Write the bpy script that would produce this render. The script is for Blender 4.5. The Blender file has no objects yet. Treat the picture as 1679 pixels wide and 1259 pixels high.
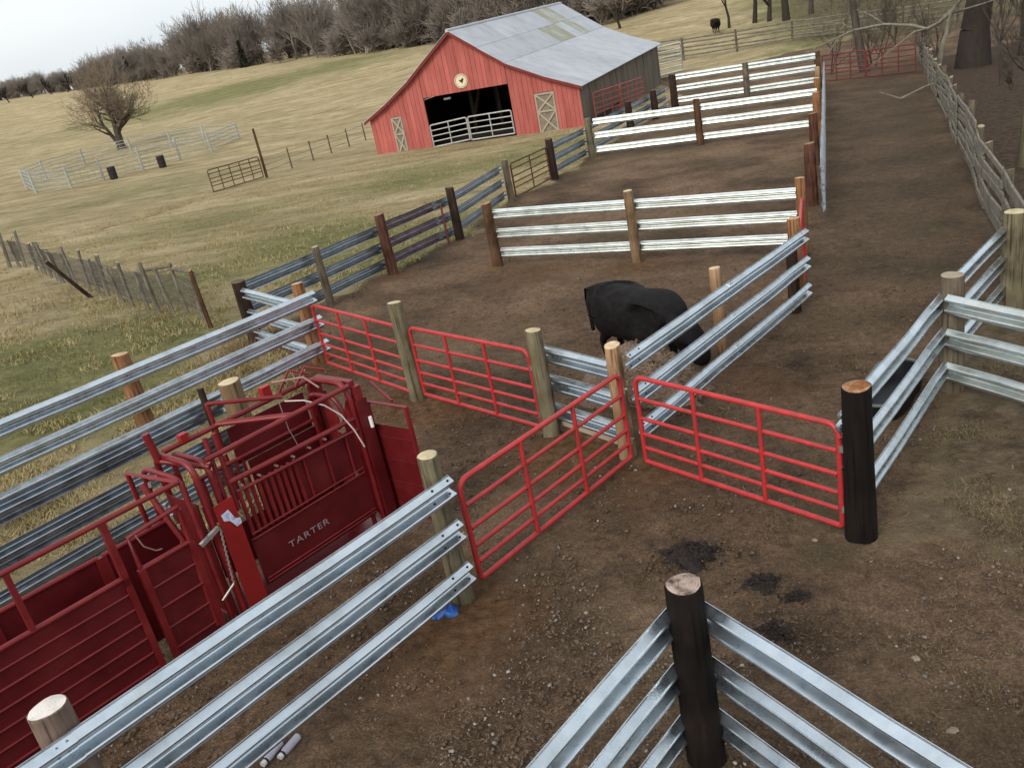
import bpy, math, random
import numpy as np
from mathutils import Vector, Matrix
random.seed(7); rng = np.random.default_rng(7)
S = bpy.context.scene
COL = S.collection
R = math.radians

# ------------------------------------------------------------------ camera
CAM_H = 5.18
cam = bpy.data.cameras.new('camera'); camo = bpy.data.objects.new('camera', cam); COL.objects.link(camo)
pitch, roll = 0.40147, -0.20156
cp, sp, cr, sr = math.cos(pitch), math.sin(pitch), math.cos(roll), math.sin(roll)
F = Vector((0, cp, -sp)); U0 = Vector((0, sp, cp)); R0 = Vector((1, 0, 0))
RX = cr*R0 + sr*U0; UP = -sr*R0 + cr*U0
m = Matrix.Identity(4)
for i in range(3):
    m[i][0], m[i][1], m[i][2] = RX[i], UP[i], -F[i]
m[2][3] = CAM_H
camo.matrix_world = m
cam.sensor_width = 36; cam.lens = 36*1450/1679; cam.clip_start = .1; cam.clip_end = 4000
S.camera = camo

# ------------------------------------------------------------------ sky, sun, exposure
SUN_EL, SUN_AZ = 38, 215
w = bpy.data.worlds.new('World'); S.world = w; w.use_nodes = True
wn, wl = w.node_tree.nodes, w.node_tree.links
bg = wn['Background']; sky = wn.new('ShaderNodeTexSky'); sky.sky_type = 'NISHITA'; sky.sun_disc = False
sky.sun_elevation = R(SUN_EL); sky.sun_rotation = R(SUN_AZ); sky.air_density = 1.0; sky.dust_density = 3.0; sky.ozone_density = 1.0
hs = wn.new('ShaderNodeHueSaturation'); hs.inputs['Saturation'].default_value = .42; hs.inputs['Value'].default_value = 1.0
wl.new(sky.outputs[0], hs.inputs['Color'])
# overcast: an even pale cloud layer laid over the clear sky behind it
ov = wn.new('ShaderNodeMix'); ov.data_type = 'RGBA'; ov.inputs[0].default_value = .72
tcw = wn.new('ShaderNodeTexCoord'); cn = wn.new('ShaderNodeTexNoise'); cn.inputs['Scale'].default_value = 2.2; cn.inputs['Detail'].default_value = 5
mpw = wn.new('ShaderNodeMapping'); mpw.inputs['Scale'].default_value = (1, 1, 3.0); wl.new(tcw.outputs['Generated'], mpw.inputs[0]); wl.new(mpw.outputs[0], cn.inputs['Vector'])
cr0 = wn.new('ShaderNodeValToRGB'); cr0.color_ramp.elements[0].position = .3; cr0.color_ramp.elements[1].position = .7
cr0.color_ramp.elements[0].color = (4.2, 4.65, 5.0, 1); cr0.color_ramp.elements[1].color = (5.4, 5.5, 5.5, 1)
wl.new(cn.outputs['Fac'], cr0.inputs[0]); wl.new(hs.outputs[0], ov.inputs[6]); wl.new(cr0.outputs[0], ov.inputs[7])
wl.new(ov.outputs[2], bg.inputs[0]); bg.inputs[1].default_value = .15
sun = bpy.data.lights.new('sun', 'SUN'); sun.energy = 1.3; sun.angle = R(24); sun.color = (1, .93, .83)
suno = bpy.data.objects.new('sun', sun); COL.objects.link(suno)
sd = Vector((math.sin(R(SUN_AZ))*math.cos(R(SUN_EL)), math.cos(R(SUN_AZ))*math.cos(R(SUN_EL)), math.sin(R(SUN_EL))))
suno.rotation_euler = sd.to_track_quat('Z', 'Y').to_euler()
S.view_settings.view_transform = 'Standard'; S.view_settings.look = 'None'; S.view_settings.exposure = 0.52; S.view_settings.gamma = 1
S.view_settings.use_curve_mapping = False

# ------------------------------------------------------------------ materials
def pm(name, cols, scale=6, rough=.8, metal=0., bump=.2, bscale=None, stretch=(1, 1, 1), detail=6, spec=.3, coat=0, dist=.01, rvar=0, contrast=None):
    mt = bpy.data.materials.new(name); mt.use_nodes = True
    n, l = mt.node_tree.nodes, mt.node_tree.links; p = n['Principled BSDF']
    tc = n.new('ShaderNodeTexCoord'); mp = n.new('ShaderNodeMapping'); mp.inputs['Scale'].default_value = stretch
    l.new(tc.outputs['Object'], mp.inputs[0])
    nz = n.new('ShaderNodeTexNoise'); nz.inputs['Scale'].default_value = scale; nz.inputs['Detail'].default_value = detail; nz.inputs['Roughness'].default_value = .65
    l.new(mp.outputs[0], nz.inputs['Vector'])
    rp = n.new('ShaderNodeValToRGB'); cr_ = rp.color_ramp
    k = len(cols)
    while len(cr_.elements) < k: cr_.elements.new(.5)
    for i, c in enumerate(cols):
        cr_.elements[i].position = .3+.4*i/max(1, k-1); cr_.elements[i].color = (*c, 1)
    l.new(nz.outputs['Fac'], rp.inputs[0]); l.new(rp.outputs[0], p.inputs['Base Color'])
    p.inputs['Roughness'].default_value = rough; p.inputs['Metallic'].default_value = metal
    p.inputs['Specular IOR Level'].default_value = spec
    if rvar:
        mr = n.new('ShaderNodeMapRange'); mr.inputs['To Min'].default_value = rough-rvar; mr.inputs['To Max'].default_value = rough+rvar
        mr.inputs['From Min'].default_value = .3; mr.inputs['From Max'].default_value = .7
        l.new(nz.outputs['Fac'], mr.inputs['Value']); l.new(mr.outputs[0], p.inputs['Roughness'])
    if bump:
        nb = n.new('ShaderNodeTexNoise'); nb.inputs['Scale'].default_value = bscale or scale*3; nb.inputs['Detail'].default_value = 5
        l.new(mp.outputs[0], nb.inputs['Vector'])
        b = n.new('ShaderNodeBump'); b.inputs['Strength'].default_value = bump; b.inputs['Distance'].default_value = dist
        l.new(nb.outputs['Fac'], b.inputs['Height']); l.new(b.outputs[0], p.inputs['Normal'])
    return mt

def galv(name, cols, rough=.30, metal=.97, bump=.05):
    mt = pm(name, cols, scale=5, rough=rough, metal=metal, bump=bump, bscale=40, stretch=(1, 1, 1), spec=.5, rvar=.1, dist=.004)
    n, l = mt.node_tree.nodes, mt.node_tree.links; p = n['Principled BSDF']; src = p.inputs['Base Color'].links[0].from_socket     # grime and dull patches
    tc = n.new('ShaderNodeTexCoord'); nz = n.new('ShaderNodeTexNoise'); nz.inputs['Scale'].default_value = 1.7; nz.inputs['Detail'].default_value = 8; nz.inputs['Roughness'].default_value = .7; l.new(tc.outputs['Object'], nz.inputs['Vector'])
    rp = n.new('ShaderNodeValToRGB'); e = rp.color_ramp.elements; e[0].position = .36; e[0].color = (.52, .49, .43, 1); e[1].position = .54; e[1].color = (1, 1, 1, 1); l.new(nz.outputs['Fac'], rp.inputs[0])
    mx = n.new('ShaderNodeMix'); mx.data_type = 'RGBA'; mx.blend_type = 'MULTIPLY'; mx.inputs[0].default_value = .42; l.new(src, mx.inputs[6]); l.new(rp.outputs[0], mx.inputs[7]); l.new(mx.outputs[2], p.inputs['Base Color'])
    return mt
M_GALV = galv('galvanised', [(.545, .61, .665), (.63, .70, .755), (.69, .755, .80)])
M_GALVD = galv('galvanised_dull_shaded', [(.33, .38, .42), (.42, .48, .53), (.50, .56, .60)], rough=.36)  # darker copy: shade on rails turned from the light put into the colour
M_GALVP = galv('galvanised_rusty_purple', [(.20, .15, .17), (.30, .25, .28), (.36, .33, .37)], rough=.5)
M_GALVW = galv('galvanised_pale_lit', [(.64, .69, .67), (.73, .78, .755), (.79, .83, .81)], rough=.34, metal=.9, bump=0)  # paler copy: light on the rails that face it put into the colour
M_GALVT = galv('galvanised_tan', [(.50, .49, .42), (.56, .55, .48)], rough=.5)
M_HOLE = pm('bolt_hole', [(.008, .008, .01), (.015, .015, .018)], rough=.9, bump=0)
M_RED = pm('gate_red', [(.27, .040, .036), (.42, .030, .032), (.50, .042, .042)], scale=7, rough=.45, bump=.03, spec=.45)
M_CHUTE = pm('chute_red', [(.125, .008, .010), (.17, .011, .013), (.21, .020, .020)], scale=3, rough=.42, bump=.03, spec=.4, rvar=.1)  # lighter than the sheets: tube highlights are put into the colour
M_CHUTEP = pm('chute_sheet_red', [(.080, .006, .008), (.112, .008, .010), (.14, .013, .014)], scale=2.2, rough=.48, bump=.06, bscale=3, spec=.3, rvar=.1)
M_CHUTEB = pm('chute_red_bright_lit', [(.26, .014, .014), (.34, .02, .018)], scale=3, rough=.4, bump=.02, spec=.4)  # brighter copy of the chute red, holding the light on the flap plate
M_CHROME = pm('plated_steel', [(.5, .48, .44), (.66, .64, .6)], scale=20, rough=.35, metal=.8, bump=.1)
M_ROPE = pm('cable_pale', [(.55, .45, .42), (.68, .58, .55)], scale=30, rough=.6, bump=.1)
M_ROD = pm('rod_dull_pink', [(.25, .12, .11), (.36, .2, .18)], scale=12, rough=.5, bump=.05)
M_WHITE = pm('pale_print', [(.30, .22, .23), (.38, .29, .30)], scale=20, rough=.5, bump=0)
M_DECAL = pm('decal_blue_white', [(.25, .3, .6), (.6, .62, .75), (.7, .7, .8)], scale=25, rough=.4, bump=0)
M_BROWNGATE = pm('gate_brown_rust', [(.09, .04, .025), (.15, .065, .04)], scale=9, rough=.7, bump=.2)
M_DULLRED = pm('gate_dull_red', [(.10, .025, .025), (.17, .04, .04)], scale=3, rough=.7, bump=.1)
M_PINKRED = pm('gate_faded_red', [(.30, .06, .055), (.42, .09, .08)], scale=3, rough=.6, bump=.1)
M_SILVERGATE = pm('gate_silver', [(.34, .34, .31), (.47, .47, .43)], scale=4, rough=.5, metal=.4, bump=.05)
M_BLACK = pm('bull_coat', [(.004, .0034, .0036), (.0085, .0072, .0074), (.014, .0115, .0118)], scale=9, rough=.72, bump=.5, bscale=45, spec=.12)
M_TANK = pm('black_tank', [(.006, .007, .009), (.012, .013, .016)], scale=5, rough=.45, bump=.05)
M_TANKRIM = pm('grey_rim', [(.09, .09, .085), (.15, .15, .14)], scale=8, rough=.7, bump=.1)
M_HAY = pm('hay', [(.10, .065, .048), (.18, .125, .092), (.27, .195, .145)], scale=22, rough=.95, bump=.6, bscale=50, dist=.03)
M_HAYS = pm('hay_strand', [(.16, .11, .075), (.27, .20, .14), (.36, .28, .20)], scale=3, rough=.95, bump=0, spec=.05)
M_BLUE = pm('blue_plastic', [(.015, .05, .22), (.03, .11, .42), (.05, .2, .5)], scale=14, rough=.35, bump=.3)
M_BOTTLE = pm('bottle_grey', [(.45, .44, .52), (.56, .55, .62)], scale=10, rough=.35, bump=.03)
M_CAPD = pm('bottle_neck_black', [(.01, .01, .012), (.02, .02, .022)], rough=.5, bump=0)
M_CAPW = pm('bottle_cap_white', [(.75, .73, .7), (.82, .8, .78)], rough=.5, bump=0)
M_DUNG = pm('dung', [(.014, .010, .009), (.026, .018, .015)], scale=12, rough=.75, bump=.8, bscale=22, dist=.04)
M_STONE = pm('stone', [(.16, .12, .09), (.26, .21, .16), (.34, .29, .23)], scale=14, rough=.9, bump=.3)
M_BARK = pm('bark_grey', [(.045, .036, .028), (.075, .06, .047), (.11, .09, .072)], scale=5, rough=.95, bump=.6, bscale=14, stretch=(1, 1, .3), dist=.03)
M_BARKD = pm('bark_dark', [(.025, .02, .016), (.045, .035, .028)], scale=5, rough=.95, bump=.6, bscale=14, stretch=(1, 1, .3), dist=.03)
M_BARKP = pm('bark_pale', [(.10, .095, .065), (.19, .17, .13), (.26, .24, .19)], scale=6, rough=.95, bump=.5, bscale=14, stretch=(1, 1, .3), dist=.03)
M_MOSS = pm('bark_moss', [(.07, .058, .038), (.105, .095, .055), (.15, .145, .065)], scale=5, rough=.95, bump=.5, bscale=14, stretch=(1, 1, .25), dist=.03)
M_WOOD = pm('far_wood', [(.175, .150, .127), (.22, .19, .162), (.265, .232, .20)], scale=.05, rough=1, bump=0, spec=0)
M_TWIG = pm('twig_brown', [(.18, .14, .10), (.26, .205, .15)], scale=.6, rough=1, bump=0, spec=0)
M_CEDAR = pm('cedar', [(.02, .024, .016), (.04, .045, .03)], scale=1, rough=1, bump=0, spec=0)
M_SLAB = pm('slab_grey', [(.095, .084, .062), (.165, .148, .115), (.235, .212, .17)], scale=3, rough=.95, bump=.5, bscale=9, stretch=(1, 1, 1))
M_OLDWOOD = pm('old_wood', [(.075, .06, .045), (.12, .10, .075), (.19, .165, .125)], scale=6, rough=.95, bump=.5, bscale=14, stretch=(1, 1, .25))
M_BOARDRED = [pm('barn_red_%s' % 'abcd'[i], [tuple(x*(.92+.04*i) for x in c) for c in ((.325, .080, .064), (.40, .104, .086), (.46, .132, .109))], scale=2.2, rough=.85, bump=.3, bscale=12, stretch=(1, 1, .22)) for i in range(4)]
M_BARNGREY = pm('barn_grey', [(.095, .080, .060), (.145, .124, .096), (.20, .175, .135)], scale=2, rough=.95, bump=.3, stretch=(1, 1, .2))
M_TRIM = pm('barn_trim_red', [(.17, .025, .02), (.24, .035, .03)], scale=4, rough=.8, bump=.2)
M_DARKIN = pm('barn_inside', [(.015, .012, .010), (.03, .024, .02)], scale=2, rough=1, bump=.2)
M_BEAM = pm('barn_beam', [(.06, .047, .036), (.10, .08, .062)], scale=3, rough=.95, bump=.3)
M_TIN = [pm('roof_tin_%s' % 'abc'[i], [tuple(x*(.93+.05*i) for x in c) for c in ((.36, .375, .40), (.43, .45, .48), (.48, .50, .525))], scale=.9, rough=.55, metal=.25, bump=.1, bscale=6, spec=.3) for i in range(3)]
M_TINMOSS = pm('roof_moss', [(.245, .245, .175), (.31, .318, .25), (.43, .45, .465)], scale=.6, rough=.9, bump=.2)
M_XDOOR = pm('door_tan', [(.15, .118, .082), (.21, .17, .125), (.27, .225, .17)], scale=4, rough=.9, bump=.3)
M_XTRIM = pm('door_trim', [(.31, .265, .20), (.40, .35, .27)], scale=5, rough=.9, bump=.2)
M_CREAM = pm('sign_cream', [(.62, .54, .36), (.7, .62, .44)], scale=5, rough=.7, bump=.05)
M_INK = pm('sign_dark', [(.02, .02, .015), (.035, .03, .02)], rough=.8, bump=0)
M_TARP = pm('tarp_blue', [(.012, .03, .13), (.03, .06, .24)], scale=5, rough=.5, bump=.3)
M_WIRE = pm('wire', [(.10, .09, .08), (.16, .145, .13)], scale=5, rough=.7, metal=.3, bump=0)
M_GRASSB = pm('grass_dry_blades', [(.21, .17, .075), (.36, .29, .145), (.46, .38, .21)], scale=1.3, rough=1, bump=0, spec=.05)
M_GRASSD = pm('grass_dead_turf', [(.10, .075, .042), (.19, .145, .085), (.29, .23, .14)], scale=2.3, rough=1, bump=0, spec=.05)
M_GRASSG = pm('grass_green_blades', [(.075, .095, .025), (.12, .14, .04), (.20, .19, .08)], scale=1.3, rough=1, bump=0, spec=.05)
M_STRAW = pm('straw', [(.11, .083, .055), (.17, .13, .09), (.24, .19, .135)], scale=3, rough=1, bump=0, spec=.05)
M_PEB = pm('pebbles', [(.06, .05, .042), (.18, .155, .13), (.42, .39, .35)], scale=2.1, rough=.9, bump=0)
M_CLOD = pm('clods', [(.046, .032, .021), (.105, .071, .047), (.195, .136, .092)], scale=4, rough=1, bump=.3, bscale=40)
M_BROWNW = pm('weeds_rust', [(.14, .085, .045), (.22, .15, .085)], scale=3, rough=1, bump=0, spec=.05)
M_BARREL = pm('barrel', [(.012, .010, .010), (.03, .024, .022)], scale=5, rough=.7, bump=.2)
M_PIPE = pm('corral_grey', [(.30, .31, .28), (.42, .43, .38)], scale=3, rough=.7, metal=.2, bump=.05)
M_LIGHTB = pm('light_board', [(.32, .27, .19), (.42, .36, .27)], scale=4, rough=.9, bump=.2, stretch=(1, 1, 1))

def post_mat(name, cols, top, crack=.5):
    side = pm(name, cols, scale=7, rough=.92, bump=.55, bscale=16, stretch=(1, 1, .16), dist=.015, spec=.15)
    n, l = side.node_tree.nodes, side.node_tree.links; p = n['Principled BSDF']; src = p.inputs['Base Color'].links[0].from_socket      # drying checks and streaks
    tc = n.new('ShaderNodeTexCoord'); mp = n.new('ShaderNodeMapping'); mp.inputs['Scale'].default_value = (1, 1, .05); nz = n.new('ShaderNodeTexNoise'); nz.inputs['Scale'].default_value = 26; nz.inputs['Detail'].default_value = 4
    l.new(tc.outputs['Object'], mp.inputs[0]); l.new(mp.outputs[0], nz.inputs['Vector']); rp = n.new('ShaderNodeValToRGB'); e = rp.color_ramp.elements; e[0].position = .36; e[0].color = (.30, .27, .25, 1); e[1].position = .46; e[1].color = (1, 1, 1, 1); l.new(nz.outputs['Fac'], rp.inputs[0])
    mx = n.new('ShaderNodeMix'); mx.data_type = 'RGBA'; mx.blend_type = 'MULTIPLY'; mx.inputs[0].default_value = .8; l.new(src, mx.inputs[6]); l.new(rp.outputs[0], mx.inputs[7])
    k2 = n.new('ShaderNodeTexNoise'); k2.inputs['Scale'].default_value = 2.3; k2.inputs['Detail'].default_value = 6; l.new(tc.outputs['Object'], k2.inputs['Vector']); r2 = n.new('ShaderNodeValToRGB'); e = r2.color_ramp.elements; e[0].position = .35; e[0].color = (.6, .58, .55, 1); e[1].position = .62; e[1].color = (1.15, 1.12, 1.08, 1); l.new(k2.outputs['Fac'], r2.inputs[0])
    m3 = n.new('ShaderNodeMix'); m3.data_type = 'RGBA'; m3.blend_type = 'MULTIPLY'; m3.inputs[0].default_value = .8; l.new(mx.outputs[2], m3.inputs[6]); l.new(r2.outputs[0], m3.inputs[7]); l.new(m3.outputs[2], p.inputs['Base Color'])
    mt = pm(name+'_cut', top, scale=9, rough=.9, bump=.3, bscale=30, spec=.15)
    n, l = mt.node_tree.nodes, mt.node_tree.links; p = n['Principled BSDF']
    tc = n.new('ShaderNodeTexCoord'); wv = n.new('ShaderNodeTexWave'); wv.wave_type = 'RINGS'; wv.rings_direction = 'Z'
    wv.inputs['Scale'].default_value = 16; wv.inputs['Distortion'].default_value = 2.5; wv.inputs['Detail'].default_value = 3
    l.new(tc.outputs['Object'], wv.inputs['Vector'])
    mx = n.new('ShaderNodeMix'); mx.data_type = 'RGBA'; mx.blend_type = 'MULTIPLY'
    src = p.inputs['Base Color'].links[0].from_socket
    l.new(src, mx.inputs[6])
    rp = n.new('ShaderNodeValToRGB'); rp.color_ramp.elements[0].color = (.62, .55, .48, 1); rp.color_ramp.elements[1].color = (1, 1, 1, 1)
    l.new(wv.outputs['Fac'], rp.inputs[0]); l.new(rp.outputs[0], mx.inputs[7]); mx.inputs[0].default_value = crack
    l.new(mx.outputs[2], p.inputs['Base Color'])
    return side, mt
P_DARK = post_mat('post_creosote', [(.006, .0045, .004), (.011, .008, .007), (.020, .014, .012)], [(.05, .035, .03), (.40, .31, .265), (.50, .41, .355)], .7)
P_DARKO = post_mat('post_creosote_orange_top', [(.006, .0045, .004), (.011, .008, .007), (.019, .013, .011)], [(.14, .05, .018), (.26, .11, .045), (.50, .34, .22)], .6)
P_ORANGE = post_mat('post_peeled_orange', [(.16, .075, .032), (.27, .135, .065), (.36, .20, .11)], [(.36, .24, .13), (.52, .37, .22), (.6, .46, .3)], .4)
P_PEEL = post_mat('post_peeled_pale', [(.24, .135, .07), (.38, .245, .14), (.48, .33, .21)], [(.45, .33, .2), (.6, .46, .3), (.68, .55, .38)], .3)
P_BROWN = post_mat('post_brown', [(.06, .032, .018), (.105, .058, .032), (.15, .092, .055)], [(.24, .16, .09), (.4, .29, .18)], .5)
P_RED = post_mat('post_reddish', [(.06, .026, .018), (.105, .048, .033), (.14, .07, .048)], [(.22, .15, .09), (.34, .25, .16)], .5)
P_GREEN = post_mat('post_treated', [(.11, .095, .058), (.17, .15, .095), (.23, .205, .14)], [(.36, .30, .16), (.54, .46, .29), (.62, .54, .36)], .35)
P_GREY = post_mat('post_greywood', [(.085, .068, .048), (.14, .115, .085), (.19, .16, .12)], [(.3, .25, .18), (.42, .36, .27)], .5)
P_TAN = post_mat('post_tan', [(.14, .088, .048), (.21, .14, .082), (.28, .20, .125)], [(.46, .36, .22), (.60, .48, .32), (.66, .55, .39)], .3)
P_WHITE = post_mat('post_white_top', [(.10, .07, .055), (.17, .125, .10), (.23, .18, .145)], [(.52, .48, .43), (.66, .62, .57), (.70, .67, .62)], .2)
P_OLD = post_mat('post_weathered', [(.12, .105, .08), (.20, .18, .14), (.28, .255, .205)], [(.3, .27, .21), (.4, .36, .28)], .5)
P_BLACKBR = post_mat('post_blackbrown', [(.022, .014, .011), (.045, .027, .02), (.07, .045, .034)], [(.10, .07, .05), (.17, .12, .09)], .5)

# ------------------------------------------------------------------ terrain
GX, GY = -0.03026, -0.0408
AZ = [-60, -40, -25, -18.6, -12, -4.6, 3, 10, 16, 25, 40, 60]
DD = [450, 450, 380, 290, 230, 185, 150, 135, 150, 140, 120, 120]
ZZ = [5, 5.5, 6.4, 4.0, 2.6, 1.2, .3, -.4, .2, .3, .5, .5]
RT = 62.
def terr(x, y):
    x = np.asarray(x, float); y = np.asarray(y, float)
    r = np.hypot(x, y)+1e-9; base = GX*x+GY*y
    s0 = base/r; z0 = s0*RT; az = np.degrees(np.arctan2(x, y)); azc = np.clip(az, AZ[0], AZ[-1])
    D = np.zeros_like(r); zt = np.zeros_like(r)
    for i in range(len(AZ)-1):
        mk = (azc >= AZ[i]) & (azc <= AZ[i+1])
        t = (azc-AZ[i])/(AZ[i+1]-AZ[i]); t = t*t*(3-2*t)*.5+t*.5
        D = np.where(mk, DD[i]+(DD[i+1]-DD[i])*t, D); zt = np.where(mk, ZZ[i]+(ZZ[i+1]-ZZ[i])*t, zt)
    L = D-RT; t = np.clip((r-RT)/L, 0, 1)
    z = (2*t**3-3*t*t+1)*z0+(t**3-2*t*t+t)*L*s0+(3*t*t-2*t**3)*zt+(t**3-t*t)*L*.012
    z = np.where(r >= D, zt+.012*(r-D)*np.exp(-(r-D)/150.), z)
    zz = s0*(RT+(r-RT)/(1+np.abs(r-RT)/60.))
    k = np.clip((np.abs(az)-75)/15., 0, 1)
    z = z*(1-k)+zz*k
    return np.where(r <= RT, base, z)
def gz(x, y): return float(terr(x, y))

def hashv(i, j, s):
    h = (i*374761393+j*668265263+s*1442695041) & 0xffffffff
    h = ((h ^ (h >> 13))*1274126177) & 0xffffffff
    return ((h ^ (h >> 16)) & 0xffff)/65535.
def vnoise(x, y, s=0):
    xi = np.floor(x).astype(np.int64); yi = np.floor(y).astype(np.int64); fx = x-xi; fy = y-yi
    fx = fx*fx*(3-2*fx); fy = fy*fy*(3-2*fy)
    a = hashv(xi, yi, s); b = hashv(xi+1, yi, s); c = hashv(xi, yi+1, s); d = hashv(xi+1, yi+1, s)
    return (a*(1-fx)+b*fx)*(1-fy)+(c*(1-fx)+d*fx)*fy
def fbm(x, y, o=4, s=0):
    v = 0; a = .5
    for k in range(o):
        v = v+a*vnoise(x*2**k+13.7*k, y*2**k+7.1*k, s+k); a *= .5
    return v/(1-.5**o)
def poly_sd(x, y, P):
    """signed distance, + inside"""
    P = np.array(P, float); n = len(P); dmin = np.full(x.shape, 1e9); ins = np.zeros(x.shape, bool)
    for i in range(n):
        a, b = P[i], P[(i+1) % n]; ex, ey = b-a; wx, wy = x-a[0], y-a[1]
        t = np.clip((wx*ex+wy*ey)/(ex*ex+ey*ey), 0, 1); dmin = np.minimum(dmin, np.hypot(wx-ex*t, wy-ey*t))
        c = (a[1] > y) != (b[1] > y)
        with np.errstate(divide='ignore', invalid='ignore'):
            xc = a[0]+(y-a[1])/(ey if ey else 1e-9)*ex
        ins ^= c & (x < xc)
    return np.where(ins, dmin, -dmin)
DIRT = [(-16, -3), (-9.3, 4.5), (-3.9, 10.9), (-3.9, 16.6), (-5.5, 19.0), (-4.1, 21.2), (-2.65, 23.5), (-.75, 26.6), (1.2, 31.9), (3.2, 35.4), (5.6, 40.6), (8.6, 47.5), (12.6, 56), (16, 66), (17, 77), (34, 77), (60, 70), (60, -30), (-16, -30)]
DRY = [(3.3, 7.25), (5.75, 10.6), (8.2, 13.1), (16, 14), (14, -2), (6.0, 2), (4.9, 5.6)]
LEAF = [(8.4, 13.6), (30.5, 59), (60, 60), (60, 0), (14, 8)]
GREENS = [(-10.3, 20.0, 3.6, 1.0), (-9.0, 17.0, 2.8, .9), (-13, 17, 3.2, .8), (-5.2, 30.5, 4.2, .75), (-3.6, 25.6, 2.4, .8), (-1.5, 29.5, 2.6, .7), (-9, 27.5, 3.5, .55), (-36, 160, 16, .7), (-52, 158, 16, .5), (-20, 165, 14, .6), (-22, 62, 9, .35), (-3, 44, 6, .45), (3, 44, 5, .5), (6, 47, 4, .45), (-11, 40, 6, .35), (8.3, 15.6, 1.2, .8), (9.9, 18.6, 1.3, .9), (11.8, 22.6, 1.4, .9), (14, 27.2, 1.5, .9), (17, 33.5, 1.6, .9), (20.3, 40.5, 1.8, .8), (24, 48, 2, .8), (3.1, 7.9, .5, .9), (2.75, 7.25, .35, 1.0), (4.6, 9.0, .5, .7), (9.0, 22.0, .8, .6), (7.5, 39, 2.5, .6), (16, 50, 4, .5)]
ORANGE = [(-3.6, 16.3, 1.2, .9), (-5.9, 13.4, 1.3, .9), (-5.4, 12.4, 1.6, .8), (-7.2, 11.0, 1.8, .8), (-8.5, 9.5, 1.8, .8), (-4.4, 12.6, 1.2, .8), (-1.5, 13.2, 1.2, .85), (.6, 10.6, 1.1, .85), (1.4, 9.6, 1.0, .55), (3.4, 19.8, 1.1, .6), (.3, 22, 1.1, .5), (-.85, 7.2, .75, .9), (-1.3, 6.6, .9, .55), (-5.1, 17.6, 1.0, .6), (-2.5, 23.1, .8, .5), (-4.2, 15.2, 1.0, .5), (3.5, 12.9, .6, .4), (3.4, 11.6, .9, .5), (1.0, 21.0, 2.2, .42), (-.5, 17.5, 1.8, .35)]

LANE = [(6.2, 15.8), (9.0, 22.2), (14.2, 34.9), (21.8, 54), (30, 58.5), (9.0, 14.2)]
FOREST = [(28, 79), (33, 95), (44, 140), (160, 140), (160, 50), (60, 60), (45, 70)]
def zones(x, y):
    wob = (fbm(x*.7, y*.7, 4, 5)-.5)*1.6
    d = poly_sd(x, y, DIRT)
    dirt = np.clip((d+wob)/.7+.5, 0, 1)
    dry = np.clip((poly_sd(x, y, DRY)+wob*.9)/.7+.45, 0, 1)
    leaf = np.clip((poly_sd(x, y, LEAF)+wob*.5)/.8+.5, 0, 1)
    g = np.zeros_like(x)
    for cx, cy, rr, s in GREENS:
        g = np.maximum(g, s*np.exp(-(((x-cx)/rr)**2+((y-cy)/rr)**2)))
    o = np.zeros_like(x)
    for cx, cy, rr, s in ORANGE:
        o = np.maximum(o, s*np.exp(-(((x-cx)/rr)**2+((y-cy)/rr)**2)))
    dirt = dirt*(1-dry*.8)
    ln = np.clip((poly_sd(x, y, LANE)+wob*.6)/1.2+.4, 0, 1); leaf = np.maximum(leaf, ln*.55)
    fo = np.clip((poly_sd(x, y, FOREST)+wob*4)/9+.4, 0, 1); dirt = np.maximum(dirt, fo*.62); leaf = np.maximum(leaf, fo*.45); g = np.maximum(g, fo*.75)
    return dirt, g, o, leaf, dry

def make_mesh(name, v, f):
    me = bpy.data.meshes.new(name)
    v = np.asarray(v, np.float32)
    if isinstance(f, np.ndarray):
        k = f.shape[1]; nf = len(f)
        me.vertices.add(len(v)); me.vertices.foreach_set('co', v.ravel())
        me.loops.add(nf*k); me.loops.foreach_set('vertex_index', f.astype(np.int32).ravel())
        me.polygons.add(nf); me.polygons.foreach_set('loop_start', np.arange(0, nf*k, k, dtype=np.int32))
        me.update(calc_edges=True)
    else:
        me.from_pydata([tuple(map(float, p)) for p in v], [], f); me.update()
    return me

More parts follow.
